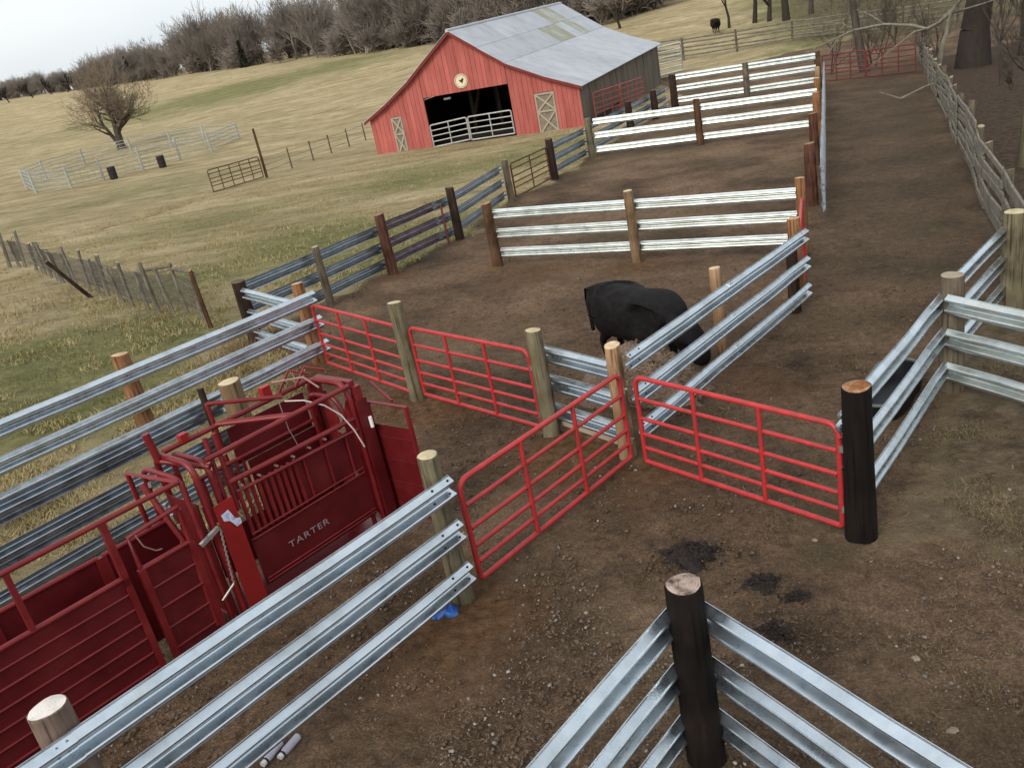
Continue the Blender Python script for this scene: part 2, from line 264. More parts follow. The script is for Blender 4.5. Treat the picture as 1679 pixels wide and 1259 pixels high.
RUT = [(-24, 40), (-20.5, 43.4), (-17.2, 47.0), (-15.6, 50.3), (-14.6, 53)]
def line_d(x, y, P):
    dm = np.full(x.shape, 1e9)
    for a, b in zip(P, P[1:]):
        ex, ey = b[0]-a[0], b[1]-a[1]; t = np.clip(((x-a[0])*ex+(y-a[1])*ey)/(ex*ex+ey*ey), 0, 1); dm = np.minimum(dm, np.hypot(x-a[0]-ex*t, y-a[1]-ey*t))
    return dm
def build_ground():
    rr = [0.0]
    rr += list(np.geomspace(1.0, 2.6, 8)) + list(np.geomspace(2.65, 26, 430)) + list(np.geomspace(26.2, 110, 190)) + list(np.geomspace(111, 480, 90)) + list(np.geomspace(500, 3500, 16))
    rr = np.array(rr[1:])
    a = np.concatenate([np.linspace(-180, -50, 30), np.linspace(-49.5, 49.5, 620), np.linspace(50, 180, 30)[:-1]])
    A, RR = np.meshgrid(np.radians(a), rr); X = RR*np.sin(A); Y = RR*np.cos(A)
    # the foot of the slope to the sides and behind stays the same gently tilted plane
    Z = terr(X, Y)
    dirt, g, o, leaf, dry = zones(X, Y)
    near = np.clip(1-(RR-30)/30, 0, 1)
    hum = (fbm(X*1.3, Y*1.3, 3, 11)-.5)*.10+(fbm(X*4.5, Y*4.5, 3, 17)-.5)*.055*dirt+(fbm(X*13, Y*13, 2, 23)-.5)*.018*np.clip(1-(RR-8)/10, 0, 1)
    rd = line_d(X, Y, RUT)+(fbm(X*.8, Y*.8, 3, 41)-.5)*.8; rut = np.exp(-(rd/.42)**2)
    pit = np.zeros_like(X)                              # hoof prints trodden into the soft dirt
    for cs, sd_, dep in ((.38, 3, .045), (.27, 9, .032)):
        cx, cy = np.floor(X/cs), np.floor(Y/cs)
        for di in (-1, 0, 1):
            for dj in (-1, 0, 1):
                ci, cj = (cx+di).astype(np.int64), (cy+dj).astype(np.int64); hx, hy, hk = hashv(ci, cj, sd_), hashv(ci, cj, sd_+1), hashv(ci, cj, sd_+2)
                d_ = np.hypot(X-(ci+.15+.7*hx)*cs, (Y-(cj+.15+.7*hy)*cs))/(cs*.26)
                pit = np.minimum(pit, -dep*(hk > .45)*np.exp(-d_**2*1.6)+.012*(hk > .45)*np.exp(-(d_-1.5)**2*4))
    Z = Z+pit*dirt*np.clip(1-(RR-20)/14, 0, 1)*np.clip((fbm(X*.5, Y*.5, 3, 61)-.35)*4, 0, 1)
    Z = Z-rut*.22; dirt = np.maximum(dirt, rut*.62)
    Z = Z+hum*near+(fbm(X*.09, Y*.09, 3, 31)-.5)*.9*np.clip((RR-60)/40, 0, 1)
    nr, na = X.shape
    v = np.stack([X, Y, Z], -1).reshape(-1, 3)
    i = np.arange(nr-1)[:, None]; j = np.arange(na)[None, :]; j2 = (j+1) % na
    f = np.stack([i*na+j, i*na+j2, (i+1)*na+j2, (i+1)*na+j], -1).reshape(-1, 4)[:, ::-1]
    c = len(v); v = np.vstack([v, [[0, 0, 0]]])
    me = make_mesh('ground', v, np.ascontiguousarray(f))
    at = me.attributes.new('zone', 'FLOAT_COLOR', 'POINT')
    colr = np.zeros((len(v), 4), np.float32)
    colr[:-1, 0] = dirt.ravel(); colr[:-1, 1] = g.ravel(); colr[:-1, 2] = o.ravel(); colr[:-1, 3] = leaf.ravel()
    at.data.foreach_set('color', colr.ravel())
    at = me.attributes.new('dry', 'FLOAT', 'POINT'); dv = np.zeros(len(v), np.float32); dv[:-1] = dry.ravel(); at.data.foreach_set('value', dv)
    me.polygons.foreach_set('use_smooth', np.ones(len(me.polygons), bool))
    ob = bpy.data.objects.new('ground', me); COL.objects.link(ob); ob['kind'] = 'structure'
    mt = bpy.data.materials.new('ground'); mt.use_nodes = True; me.materials.append(mt)
    n, l = mt.node_tree.nodes, mt.node_tree.links; p = n['Principled BSDF']; p.inputs['Roughness'].default_value = .95; p.inputs['Specular IOR Level'].default_value = .12
    tc = n.new('ShaderNodeTexCoord')
    def noise(sc, det=6, rough=.6, st=None):
        nn = n.new('ShaderNodeTexNoise'); nn.inputs['Scale'].default_value = sc; nn.inputs['Detail'].default_value = det; nn.inputs['Roughness'].default_value = rough
        if st:
            mp = n.new('ShaderNodeMapping'); mp.inputs['Scale'].default_value = st[:3]; mp.inputs['Rotation'].default_value = (0, 0, st[3]); l.new(tc.outputs['Object'], mp.inputs[0]); l.new(mp.outputs[0], nn.inputs['Vector'])
        else: l.new(tc.outputs['Object'], nn.inputs['Vector'])
        return nn.outputs['Fac']
    def ramp(fac, els):
        rp = n.new('ShaderNodeValToRGB'); e = rp.color_ramp.elements
        while len(e) < len(els): e.new(.5)
        for k, (q, c_) in enumerate(els): e[k].position = q; e[k].color = (*c_, 1) if len(c_) == 3 else c_
        l.new(fac, rp.inputs[0]); return rp.outputs[0]
    def mix(fac, a_, b_, mode='MIX'):
        mx = n.new('ShaderNodeMix'); mx.data_type = 'RGBA'; mx.blend_type = mode
        if isinstance(fac, (int, float)): mx.inputs[0].default_value = fac
        else: l.new(fac, mx.inputs[0])
        for s_, q in ((6, a_), (7, b_)):
            if isinstance(q, tuple): mx.inputs[s_].default_value = (*q, 1)
            else: l.new(q, mx.inputs[s_])
        return mx.outputs[2]
    def math_(op, a_, b_=None, clamp=False):
        mm = n.new('ShaderNodeMath'); mm.operation = op; mm.use_clamp = clamp
        for s_, q in ((0, a_), (1, b_)):
            if q is None: continue
            if isinstance(q, (int, float)): mm.inputs[s_].default_value = q
            else: l.new(q, mm.inputs[s_])
        return mm.outputs[0]
    az = n.new('ShaderNodeAttribute'); az.attribute_name = 'zone'; sx = n.new('ShaderNodeSeparateColor'); l.new(az.outputs['Color'], sx.inputs[0])
    ad = n.new('ShaderNodeAttribute'); ad.attribute_name = 'dry'
    D_, G_, O_, L_ = sx.outputs[0], sx.outputs[1], sx.outputs[2], az.outputs['Alpha']
    # dirt: broad damp / dry patches, crumbs, pale straw specks
    n1 = noise(.42, 8, .68); n2 = noise(8, 8, .75); n3 = noise(38, 4, .7)
    dcol = ramp(n1, [(.28, (.048, .032, .021)), (.44, (.140, .092, .059)), (.63, (.262, .172, .110))])
    dcol = mix(.75, dcol, ramp(n2, [(.30, (.40, .38, .37)), (.50, (1, 1, 1)), (.70, (1.55, 1.50, 1.42))]), 'MULTIPLY')
    dcol = mix(.55, dcol, ramp(n3, [(.34, (.30, .29, .28)), (.52, (1, 1, 1)), (.68, (2.0, 1.94, 1.84))]), 'MULTIPLY')
    vo = n.new('ShaderNodeTexVoronoi'); vo.inputs['Scale'].default_value = 26; vo.inputs['Randomness'].default_value = 1; l.new(tc.outputs['Object'], vo.inputs['Vector'])
    vs = n.new('ShaderNodeSeparateColor'); l.new(vo.outputs['Color'], vs.inputs[0])
    spk = math_('MULTIPLY', math_('LESS_THAN', vo.outputs['Distance'], .20), math_('GREATER_THAN', vs.outputs[0], .80))
    dcol = mix(math_('MULTIPLY', spk, .75), dcol, mix(vs.outputs[1], (.12, .095, .07), (.36, .32, .27)))
    ol = ramp(noise(.23, 6, .65), [(.46, (0, 0, 0)), (.66, (1, 1, 1))]); dcol = mix(math_('MAXIMUM', math_('MULTIPLY', ol, .38), math_('MULTIPLY', G_, math_('MULTIPLY', n2, 1.25), True)), dcol, mix(n2, (.05, .047, .026), (.115, .110, .058)))
    # orange subsoil thrown up round the post holes
    on = ramp(noise(7, 6, .7), [(.3, (.085, .045, .022)), (.5, (.17, .092, .046)), (.72, (.27, .165, .095))])
    of = math_('MULTIPLY', math_('SUBTRACT', math_('ADD', O_, math_('MULTIPLY', noise(3, 5), .7)), .52), 2.0, True)
    dcol = mix(of, dcol, on)
    # leaf litter under the trees
    lf = ramp(noise(5, 7, .75), [(.3, (.030, .021, .015)), (.48, (.078, .055, .038)), (.70, (.165, .118, .080))])
    dcol = mix(L_, dcol, lf)
    # pasture
    ga = noise(.16, 7, .65, (1, 1, 1, 0)); gb = noise(.5, 8, .7, (.35, 1.0, 1, R(18))); gc = noise(4.5, 6, .75); gd = noise(28, 4, .8)
    gq = noise(1.5, 6, .72, (.55, 1.0, 1, R(18)))
    tan = ramp(gb, [(.28, (.22, .178, .09)), (.45, (.37, .298, .165)), (.58, (.47, .382, .23)), (.72, (.58, .485, .315))])
    grn = ramp(gc, [(.30, (.085, .105, .032)), (.5, (.155, .165, .056)), (.7, (.27, .25, .115))])
    gf = math_('MULTIPLY', math_('SUBTRACT', math_('ADD', G_, math_('MULTIPLY', ga, .9)), .52), 2.2, True)
    gf = math_('MULTIPLY', gf, math_('ADD', .35, math_('MULTIPLY', gc, .9)), True)
    pas = mix(gf, tan, grn)
    pas = mix(.75, pas, ramp(gq, [(.34, (.60, .62, .52)), (.48, (1, 1, 1)), (.62, (1.2, 1.16, 1.08))]), 'MULTIPLY')
    pas = mix(.6, pas, ramp(gc, [(.28, (.52, .53, .50)), (.5, (1, 1, 1)), (.72, (1.3, 1.26, 1.2))]), 'MULTIPLY')
    pas = mix(.5, pas, ramp(gd, [(.3, (.55, .55, .52)), (.55, (1, 1, 1)), (.75, (1.3, 1.27, 1.2))]), 'MULTIPLY')
    # thin dry turf to the right of the pens: soil shows between the tufts
    dryc = ramp(noise(3.2, 7, .75), [(.32, (.075, .053, .036)), (.47, (.145, .107, .070)), (.58, (.215, .162, .104)), (.72, (.30, .235, .155))])
    dryc = mix(math_('MULTIPLY', ramp(noise(.9, 5), [(.57, (0, 0, 0)), (.72, (1, 1, 1))]), .35), dryc, grn)
    dryc = mix(.55, dryc, ramp(gd, [(.3, (.5, .5, .48)), (.55, (1, 1, 1)), (.75, (1.4, 1.35, 1.28))]), 'MULTIPLY')
    pas = mix(ad.outputs['Fac'], pas, dryc)
    df = math_('MULTIPLY', math_('SUBTRACT', math_('ADD', D_, math_('MULTIPLY', math_('SUBTRACT', noise(2.3, 7, .7), .5), 1.3)), .28), 2.3, True)
    col = mix(df, pas, dcol)
    l.new(col, p.inputs['Base Color'])
    b1 = n.new('ShaderNodeBump'); b1.inputs['Strength'].default_value = 1.0; b1.inputs['Distance'].default_value = .10
    l.new(math_('ADD', noise(7, 7, .7), math_('ADD', math_('MULTIPLY', n3, .35), math_('MULTIPLY', noise(19, 6, .7), .6))), b1.inputs['Height']); l.new(b1.outputs[0], p.inputs['Normal'])
build_ground()

# ------------------------------------------------------------------ mesh helpers
class MB:
    def __init__(s): s.v = []; s.f = []; s.m = []
    def add(s, vs, fs, mi=0):
        o = len(s.v); s.v += [tuple(map(float, p)) for p in vs]; s.f += [[i+o for i in q] for q in fs]; s.m += [mi]*len(fs)
    def box(s, c, sx, sy, sz, rz=0, mi=0):
        cz, sn = math.cos(rz), math.sin(rz); vs = []
        for dz in (-.5, .5):
            for dx, dy in ((-.5, -.5), (.5, -.5), (.5, .5), (-.5, .5)):
                x, y = dx*sx, dy*sy; vs.append((c[0]+x*cz-y*sn, c[1]+x*sn+y*cz, c[2]+dz*sz))
        s.add(vs, [[3, 2, 1, 0], [4, 5, 6, 7], [0, 1, 5, 4], [1, 2, 6, 5], [2, 3, 7, 6], [3, 0, 4, 7]], mi)
    def hexa(s, a, b, mi=0):
        """two quads (4 pts each) joined"""
        s.add(list(a)+list(b), [[3, 2, 1, 0], [4, 5, 6, 7], [0, 1, 5, 4], [1, 2, 6, 5], [2, 3, 7, 6], [3, 0, 4, 7]], mi)
    def tube(s, pts, r, n=8, cap=True, mi=0, square=False, closed=False):
        P = [Vector(p) for p in pts]; rs = r if isinstance(r, (list, tuple)) else [r]*len(P)
        if square: n = 4
        o = len(s.v); K = len(P); nx = None; rings = []
        for i, p in enumerate(P):
            if closed: d = P[(i+1) % K]-P[i-1]
            else: d = P[min(i+1, K-1)]-P[max(i-1, 0)]
            d.normalize()
            if nx is None:
                nx = d.orthogonal().normalized()
                if abs(d.z) < .9: nx = d.cross(Vector((0, 0, 1))).normalized()
            nx = (nx-d*nx.dot(d)).normalized(); ny = d.cross(nx)
            ring = []
            for k in range(n):
                a = 2*math.pi*k/n+(math.pi/4 if square else 0); q = p+(nx*math.cos(a)+ny*math.sin(a))*rs[i]*(1.414 if square else 1)
                ring.append(len(s.v)); s.v.append(tuple(q))
            rings.append(ring)
        for i in range(K if closed else K-1):
            a, b = rings[i], rings[(i+1) % K]
            for k in range(n): s.f.append([a[k], a[(k+1) % n], b[(k+1) % n], b[k]]); s.m.append(mi)
        if cap and not closed: s.f.append(rings[0][::-1]); s.f.append(rings[-1][:]); s.m += [mi, mi]
def obj(name, mb, mat, parent=None, loc=(0, 0, 0), smooth=False, base=(0, 0, 0)):
    """base: world point the vertices are measured from (subtracted)"""
    v = [(p[0]-base[0], p[1]-base[1], p[2]-base[2]) for p in mb.v]
    me = bpy.data.meshes.new(name); me.from_pydata(v, [], mb.f); me.update()
    for q in (mat if isinstance(mat, (list, tuple)) else [mat]): me.materials.append(q)
    me.polygons.foreach_set('material_index', mb.m)
    if smooth: me.polygons.foreach_set('use_smooth', [True]*len(me.polygons))
    o = bpy.data.objects.new(name, me); COL.objects.link(o); o.location = loc
    if parent: o.parent = parent
    return o
def thing(name, label, cat, loc=(0, 0, 0), group=None, rz=0):
    o = bpy.data.objects.new(name, None); o.empty_display_size = .2; COL.objects.link(o); o.location = loc; o.rotation_euler = (0, 0, rz)
    o['label'] = label; o['category'] = cat
    if group: o['group'] = group
    return o
def tag(o, label, cat, group=None):
    o['label'] = label; o['category'] = cat
    if group: o['group'] = group
    return o
def smooth_by_angle(o, a=35):
    me = o.data; me.polygons.foreach_set('use_smooth', [True]*len(me.polygons)); me.set_sharp_from_angle(angle=R(a))
def W(x, y, h=0.): return Vector((x, y, gz(x, y)+h))

def post_mb(h, r, taper=.92, slant=0., n=18, seed=0, lean=(0, 0)):
    rnd = random.Random(seed); mb = MB(); zs = [-.35, 0, h*.25, h*.5, h*.75, h-.03, h-.006, h]; rings = []
    ph = rnd.random()*6; sd_ = rnd.random()*6.28
    for q, z in enumerate(zs):
        t = max(0, z/h); rr = r*(1.06-(1.06-taper)*t)
        if q == len(zs)-1: rr *= .94
        ring = []
        for k in range(n):
            a = 2*math.pi*k/n; w_ = 1+.045*math.sin(2*a+ph)+.035*math.sin(3*a+ph*2+z*1.4)+.03*rnd.uniform(-1, 1)
            x, y = math.cos(a)*rr*w_, math.sin(a)*rr*w_
            zz = z+(slant*(x*math.cos(sd_)+y*math.sin(sd_)) if q >= 5 else 0)
            mb.v.append((x+lean[0]*max(0, z), y+lean[1]*max(0, z), zz)); ring.append(len(mb.v)-1)
        rings.append(ring)
    for i in range(len(zs)-1):
        for k in range(n): mb.f.append([rings[i][k], rings[i][(k+1) % n], rings[i+1][(k+1) % n], rings[i+1][k]]); mb.m.append(0)
    top = rings[-1]; c = len(mb.v); mb.v.append((lean[0]*h, lean[1]*h, h+rnd.uniform(-.004, .006)))
    for k in range(n): mb.f.append([top[k], top[(k+1) % n], c]); mb.m.append(1)
    return mb
_pc = [0]
def post(parent, x, y, h, r, mats, slant=.1, lean=(0, 0), n=18, label=None, name='post'):
    _pc[0] += 1
    mb = post_mb(h, r, seed=_pc[0], slant=slant, lean=lean, n=n)
    b = parent.location if parent else Vector((0, 0, 0))
    o = obj(name, mb, list(mats), parent, W(x, y)-b)
    smooth_by_angle(o, 40)
    o.rotation_euler = (0, 0, random.uniform(0, 6))if lean == (0, 0) else (0, 0, 0)
    if label: o['label'] = label
    return o
# W-shaped guardrail: (height, depth) across the sheet, valley against the post
RH, RD = .268, .084
PROF = [(1.0, .30), (.945, .34), (.83, .92), (.79, 1.0), (.74, 1.0), (.70, .92), (.60, .08), (.56, 0), (.44, 0), (.40, .08), (.30, .92), (.26, 1.0), (.21, 1.0), (.17, .92), (.055, .34), (0, .30)]
def rail_mb(a, b, nrm, th=.005, lift=0., RH=RH):
    """a, b = world points of the top edge; nrm = unit 2D direction the crests face"""
    mb = MB(); nx = Vector((nrm[0], nrm[1], 0)); d = (b-a).normalized(); ends = [a, b]
    L = (b-a).length; K = max(2, int(L/.9)+1); rings = []
    for i in range(K+1):
        p = a+(b-a)*(i/K); w1 = math.sin(i*2.1+a.x*3)*.006+random.uniform(-.003, .003); zw = random.uniform(-.006, .006)
        ring = []
        for s_ in (0, 1):
            seq = PROF if s_ == 0 else PROF[::-1]
            for (h, q) in seq:
                off = q*RD+(th if s_ == 0 else 0)+lift+w1
                ring.append(len(mb.v)); mb.v.append(tuple(p+nx*off+Vector((0, 0, -RH*(1-h)+(zw if 0 < i < K else 0)))))
        rings.append(ring)
    n = len(rings[0])
    for i in range(K):
        for k in range(n):
            mb.f.append([rings[i][k], rings[i+1][k], rings[i+1][(k+1) % n], rings[i][(k+1) % n]]); mb.m.append(0)
    H = n//2
    for ri, fl in ((0, 0), (K, 1)):
        for k in range(H-1):
            q = [rings[ri][k], rings[ri][k+1], rings[ri][n-2-k], rings[ri][n-1-k]]
            mb.f.append(q if fl == 0 else q[::-1]); mb.m.append(0)
    return mb
def holes_mb(a, b, nrm, ends=(True, False)):
    out_ = []; d = (b-a).normalized(); nx = Vector((nrm[0], nrm[1], 0))
    for e, (p, s_) in enumerate(((a, 1), (b, -1))):
        if not ends[e]: continue
        for hh, sg in ((.885, 1), (.355, 1)):
            for q in (.055, .27):
                # on the sloping faces of the two crests
                if hh > .5: h1, d1, h0, d0 = .83, .92, .945, .34
                else: h1, d1, h0, d0 = .30, .92, .40, .08
                t = .5; hm = h0+(h1-h0)*t; dm = d0+(d1-d0)*t
                c = p+d*s_*q+nx*(dm*RD+.005)+Vector((0, 0, -RH*(1-hm)))
                sl = (nx*((d1-d0)*RD)+Vector((0, 0, (h1-h0)*RH))).normalized(); out = d.cross(sl)
                if out.dot(nx) < 0: out = -out
                mb = MB(); mb.tube([c-out*.004, c+out*.003], .0125, n=10); out_.append(mb)
    return out_
def run_rail(parent, A, B, h, side, mat, ends=(False, False), seg=3.9, mats=None, hB=None, nrm=None, rh=RH):
    """one line of guardrail sheets from A to B (xy), top at h above the ground; side +1 = crests face left of AB"""
    A = Vector(A); B = Vector(B); L = (B-A).length; d = (B-A)/L; nrm = (-d.y*side, d.x*side)
    k = max(1, round(L/seg)); base = parent.location
    za, zb = gz(A.x, A.y)+h, gz(B.x, B.y)+(h if hB is None else hB)
    for i in range(k):
        t0 = i/k; t1 = (i+1)/k
        s0 = max(0, t0*L-(.16 if i else 0))/L
        a = Vector((A.x+d.x*L*s0, A.y+d.y*L*s0, za+(zb-za)*s0)); b = Vector((A.x+d.x*L*t1, A.y+d.y*L*t1, za+(zb-za)*t1))
        mb = rail_mb(a, b, nrm, lift=.0 if i % 2 == 0 else .006, RH=rh)
        mt = mats[i % len(mats)] if mats else mat
        o = obj('rail', mb, mt, parent, (0, 0, 0), base=base); smooth_by_angle(o, 25)
        if i:
            bm_ = MB(); nx = Vector((nrm[0], nrm[1], 0))
            for q in (.05, .12):
                for hh_, dm in ((.885, .63), (.35, .5), (.5, .0)):
                    c = a+d.to_3d()*q+nx*(dm*RD+.008)+Vector((0, 0, -rh*(1-hh_))); bm_.tube([c-nx*.003, c+nx*.010], .012, n=6)
            ob_ = obj('bolts', bm_, M_GALVD, o, (0, 0, 0), base=base); ob_['kind'] = 'stuff'
        e = (ends[0] and i == 0, ends[1] and i == k-1)
        if any(e):
            for hm_ in holes_mb(a, b, nrm, e): obj('bolt_hole', hm_, M_HOLE, o, (0, 0, 0), base=base)
def fence(label, A, group='guardrail fences round the pens', name='guardrail_fence'):
    return thing(name, label, 'fence', W(*A), group)

# ------------------------------------------------------------------ guardrail fences
HT = (1.51, 1.02, .53)
u3 = Vector((math.cos(R(47.9)), math.sin(R(47.9)))); n3 = Vector((-u3.y, u3.x))
E0 = Vector((-.80, 7.46))
# F3 nearest fence on the left, in front of the red chute
f = fence('nearest guardrail fence in front of the red cattle chute, running to the bottom left corner', E0)
for i, h in enumerate(HT):
    a = E0+u3*(.02-.01*i); b = E0-u3*7.8
    run_rail(f, a, b, h, 1, M_GALV, ends=(True, False), mats=[M_GALV, M_GALV])
post(f, -.93, 7.58, 1.70, .112, P_GREEN, .05); post(f, *(E0-u3*3.75+n3*.13), 1.66, .135, P_WHITE, .05, label='post with a white painted top'); post(f, *(E0-u3*7.4+n3*.13), 1.66, .13, P_GREEN)
# F1 far left fence behind the chute
A1 = Vector((-3.36, 16.36)); d1 = Vector((math.cos(R(-128.6)), math.sin(R(-128.6))))
f = fence('left guardrail fence beside the pasture with two orange peeled posts', A1)
for h in HT: run_rail(f, A1, A1+d1*13, h, 1, M_GALV, ends=(False, False), seg=6.5)
post(f, -3.62, 16.50, 1.66, .128, P_ORANGE); post(f, -5.98, 13.52, 1.66, .15, P_ORANGE); post(f, -8.4, 10.5, 1.6, .14, P_ORANGE)
# F2 inner fence behind the chute (seen from its back, posts on the near side)
A2 = Vector((-3.86, 11.16)); d2 = Vector((math.cos(R(-128.5)), math.sin(R(-128.5))))
f = fence('shaded guardrail fence just behind the red chute, fixed to one thick pale post', A2)
for h in (1.47, .99, .52): run_rail(f, A2-d2*.05, A2+d2*9, h, -1, M_GALVD, seg=4.5)
post(f, -3.66, 11.05, 1.68, .158, P_TAN, .03); post(f, -3.98, 10.86, 1.72, .045, P_BLACKBR, .1, name='stake'); post(f, -7.2, 6.7, 1.6, .14, P_TAN)
# F7 diagonal fence through the middle
A7 = Vector((1.40, 9.93)); B7 = Vector((5.43, 14.57))
f = fence('diagonal guardrail fence in the middle, from the two red gates past the bull', A7)
for i, h in enumerate(HT): run_rail(f, A7+Vector((.03, .03))*i, B7, h, -1, M_GALV, ends=(True, True), seg=3.1)
post(f, 1.30, 10.12, 1.58, .108, P_PEEL, .15); post(f, 3.42, 13.02, 1.52, .1, P_PEEL, .1); post(f, 5.46, 15.12, 1.58, .12, P_ORANGE, .1); post(f, 5.2, 14.6, 1.2, .1, P_BLACKBR)
# F8 short fence
A8 = Vector((.50, 11.42)); B8 = Vector((1.27, 10.28))
f = fence('short guardrail fence between a treated post and the end of the diagonal fence', A8)
for h in (1.33, .90, .46): run_rail(f, A8, B8, h, -1, M_GALV)
mb = MB(); a, b = W(*A8, .16), W(*B8, .16); dd = (b-a).normalized(); q = Vector((dd.y, -dd.x, 0))*.02
mb.hexa([a-q+Vector((0, 0, -.06)), b-q+Vector((0, 0, -.06)), b+q+Vector((0, 0, -.06)), a+q+Vector((0, 0, -.06))], [a-q+Vector((0, 0, .06)), b-q+Vector((0, 0, .06)), b+q+Vector((0, 0, .06)), a+q+Vector((0, 0, .06))])
obj('kick_board', mb, M_LIGHTB, f, base=f.location)
post(f, .42, 11.22, 1.6, .118, P_GREEN, .06)
# F4 corner post and its two wings at the bottom right
f = fence('corner of guardrail fence at the bottom right on a thick black post', (.87, 4.92))
post(f, .87, 4.92, 1.62, .138, P_DARK, .03)
dl = Vector((math.cos(R(-131.9)), math.sin(R(-131.9)))); dr = Vector((math.cos(R(-62.8)), math.sin(R(-62.8))))
for h in (1.42, .94, .46):
    run_rail(f, Vector((.76, 5.03)), Vector((.76, 5.03))+dl*4.5, h, 1, M_GALV, seg=4.5)
    run_rail(f, Vector((1.02, 4.99)), Vector((1.02, 4.99))+dr*4.5, h, -1, M_GALV, seg=4.5)
# F5, F6 right fences
f = fence('guardrail fence on the right running back from the black gate post', (3.5, 8.2))
run_rail(f, (2.98, 7.49), (5.60, 10.47), 1.40, -1, M_GALV, ends=(True, False)); run_rail(f, (3.01, 7.45), (5.62, 10.45), .94, -1, M_GALV, ends=(True, False)); run_rail(f, (3.04, 7.41), (5.64, 10.43), .47, -1, M_GALV, ends=(True, False))
for h in (1.40, .94, .47): run_rail(f, (5.85, 10.80), (8.0, 13.05), h, -1, M_GALV)
post(f, 3.18, 7.42, 1.70, .152, P_DARKO, .03, label='thick black post with a raw orange top'); post(f, 5.76, 10.44, 1.61, .152, P_GREY, .03); post(f, 8.13, 12.95, 1.6, .172, P_GREEN, .03)
f = fence('guardrail fence leaving the picture on the right edge, off the grey post', (5.7, 10.3))
for h in (1.40, .93, .46): run_rail(f, (5.66, 10.33), (7.0, 6.9), h, -1, M_GALVW)
post(f, 7.1, 6.8, 1.6, .15, P_GREY)
# F9 middle pen
A9 = Vector((.42, 22.12)); B9 = Vector((6.72, 18.33))
f = fence('bright guardrail fence across the middle pen with one tan post in front', A9)
for h in (1.47, .97, .47): run_rail(f, A9, B9, h, -1, M_GALVW, seg=3.6)
post(f, .26, 22.1, 1.65, .13, P_BROWN); post(f, 3.47, 20.1, 1.70, .112, P_TAN, .05); post(f, 6.80, 18.32, 1.66, .118, P_ORANGE)
# F10 long left boundary
pts = [(-5.36, 18.88), (-3.95, 21.02), (-2.54, 23.36), (-.66, 26.45), (1.31, 31.75), (3.30, 35.3), (5.57, 40.0)]
f = fence('long dark guardrail fence between the pens and the pasture, running up to the barn', pts[0])
ps = [(1.42, .15, P_BLACKBR), (1.5, .092, P_GREY), (1.64, .138, P_RED), (1.6, .13, P_BLACKBR), (1.5, .125, P_GREY), (1.6, .165, P_BLACKBR), (1.7, .16, P_GREEN)]
for (x, y), (h, r, mm) in zip(pts, ps): post(f, x, y, h, r, mm, .12, n=14)
def sh(p, q=.16): return Vector((p[0]-.8*q, p[1]+.6*q))
for h in (1.33, .87, .42):
    run_rail(f, sh(pts[0]), sh(pts[1]), h, 1, M_GALVD); run_rail(f, sh(pts[1]), sh(pts[2]), h, 1, M_GALVD)
    run_rail(f, sh(pts[2]), sh(pts[2])+(sh(pts[3])-sh(pts[2]))*.8, h+.02, 1, M_GALVP); run_rail(f, sh(pts[2])+(sh(pts[3])-sh(pts[2]))*.8, sh(pts[3]), h, 1, M_GALVD)
    run_rail(f, sh(pts[3]), sh(pts[4]), h, 1, M_GALVD, seg=3)
    run_rail(f, sh(pts[5]), sh(pts[6]), h, 1, M_GALVD, seg=3)
rp = Vector(pts[2])+(Vector(pts[3])-Vector(pts[2]))*.82
post(f, rp.x, rp.y, 1.25, .035, (M_DULLRED, M_DULLRED), n=8, label='thin red steel post')
f = fence('short pale guardrail fence between a dark post and the first orange post', (-5.3, 18.8))
for h in (1.30, .82, .36): run_rail(f, (-5.24, 18.72), (-3.78, 16.72), h, -1, M_GALV)
# F11, F12 far pens
f = fence('white looking guardrail fence across the pen nearest the barn', (6.06, 41.6))
A = Vector((5.80, 39.95)); B = Vector((14.40, 36.36))
for h in (1.66, 1.06, .45): run_rail(f, A, B, h, -1, M_GALVW, seg=4.8, rh=.31)
mid = A+(B-A)*.49; post(f, mid.x-.08, mid.y-.14, 1.9, .15, P_BROWN)
f = fence('farthest bright guardrail fence beyond the white one, under the tree branches', (15, 62))
A = Vector((13.35, 55.3)); B = Vector((20.95, 52.9))
for h in (2.03, 1.38, .70): run_rail(f, A, B, h, -1, M_GALVW, seg=4.5, rh=.39)
post(f, 13.15, 55.4, 2.05, .22, P_BLACKBR); mid = A+(B-A)*.5; post(f, mid.x, mid.y-.2, 2.1, .17, P_GREY); post(f, 21.1, 53.0, 2.1, .18, P_BROWN)
# F13 seen along its length
L13 = [(8.75, 22.75), (11.2, 28.7), (13.76, 34.85), (16.3, 41.1), (18.85, 47.4), (21.6, 54.1)]
f = fence('guardrail fence seen end on along the right side of the far pens', L13[0])
for i, (x, y) in enumerate(L13[:-1]): post(f, x, y, 1.65, .15, [P_RED, P_RED, P_ORANGE, P_ORANGE, P_PEEL][i], n=12)
o13 = Vector((.23, -.09))
for h in (1.42, .94, .47): run_rail(f, Vector(L13[0])+o13-Vector((.7, 1.7)), Vector(L13[-1])+o13, h, -1, M_GALVD, seg=7)
# patched fence from the far corner of the pens to the barn
f = fence('patched grey rail fence joining the pens to the back of the barn', (5.6, 40.6))
A = Vector((5.7, 40.8)); B = Vector((12.9, 56.0))
for h in (1.35, .88, .42): run_rail(f, A, B, h, 1, M_GALVD, seg=5.5)
for t in (.38, .72): p = A+(B-A)*t; post(f, p.x+.2, p.y-.1, 1.6, .2, P_BLACKBR, n=10)

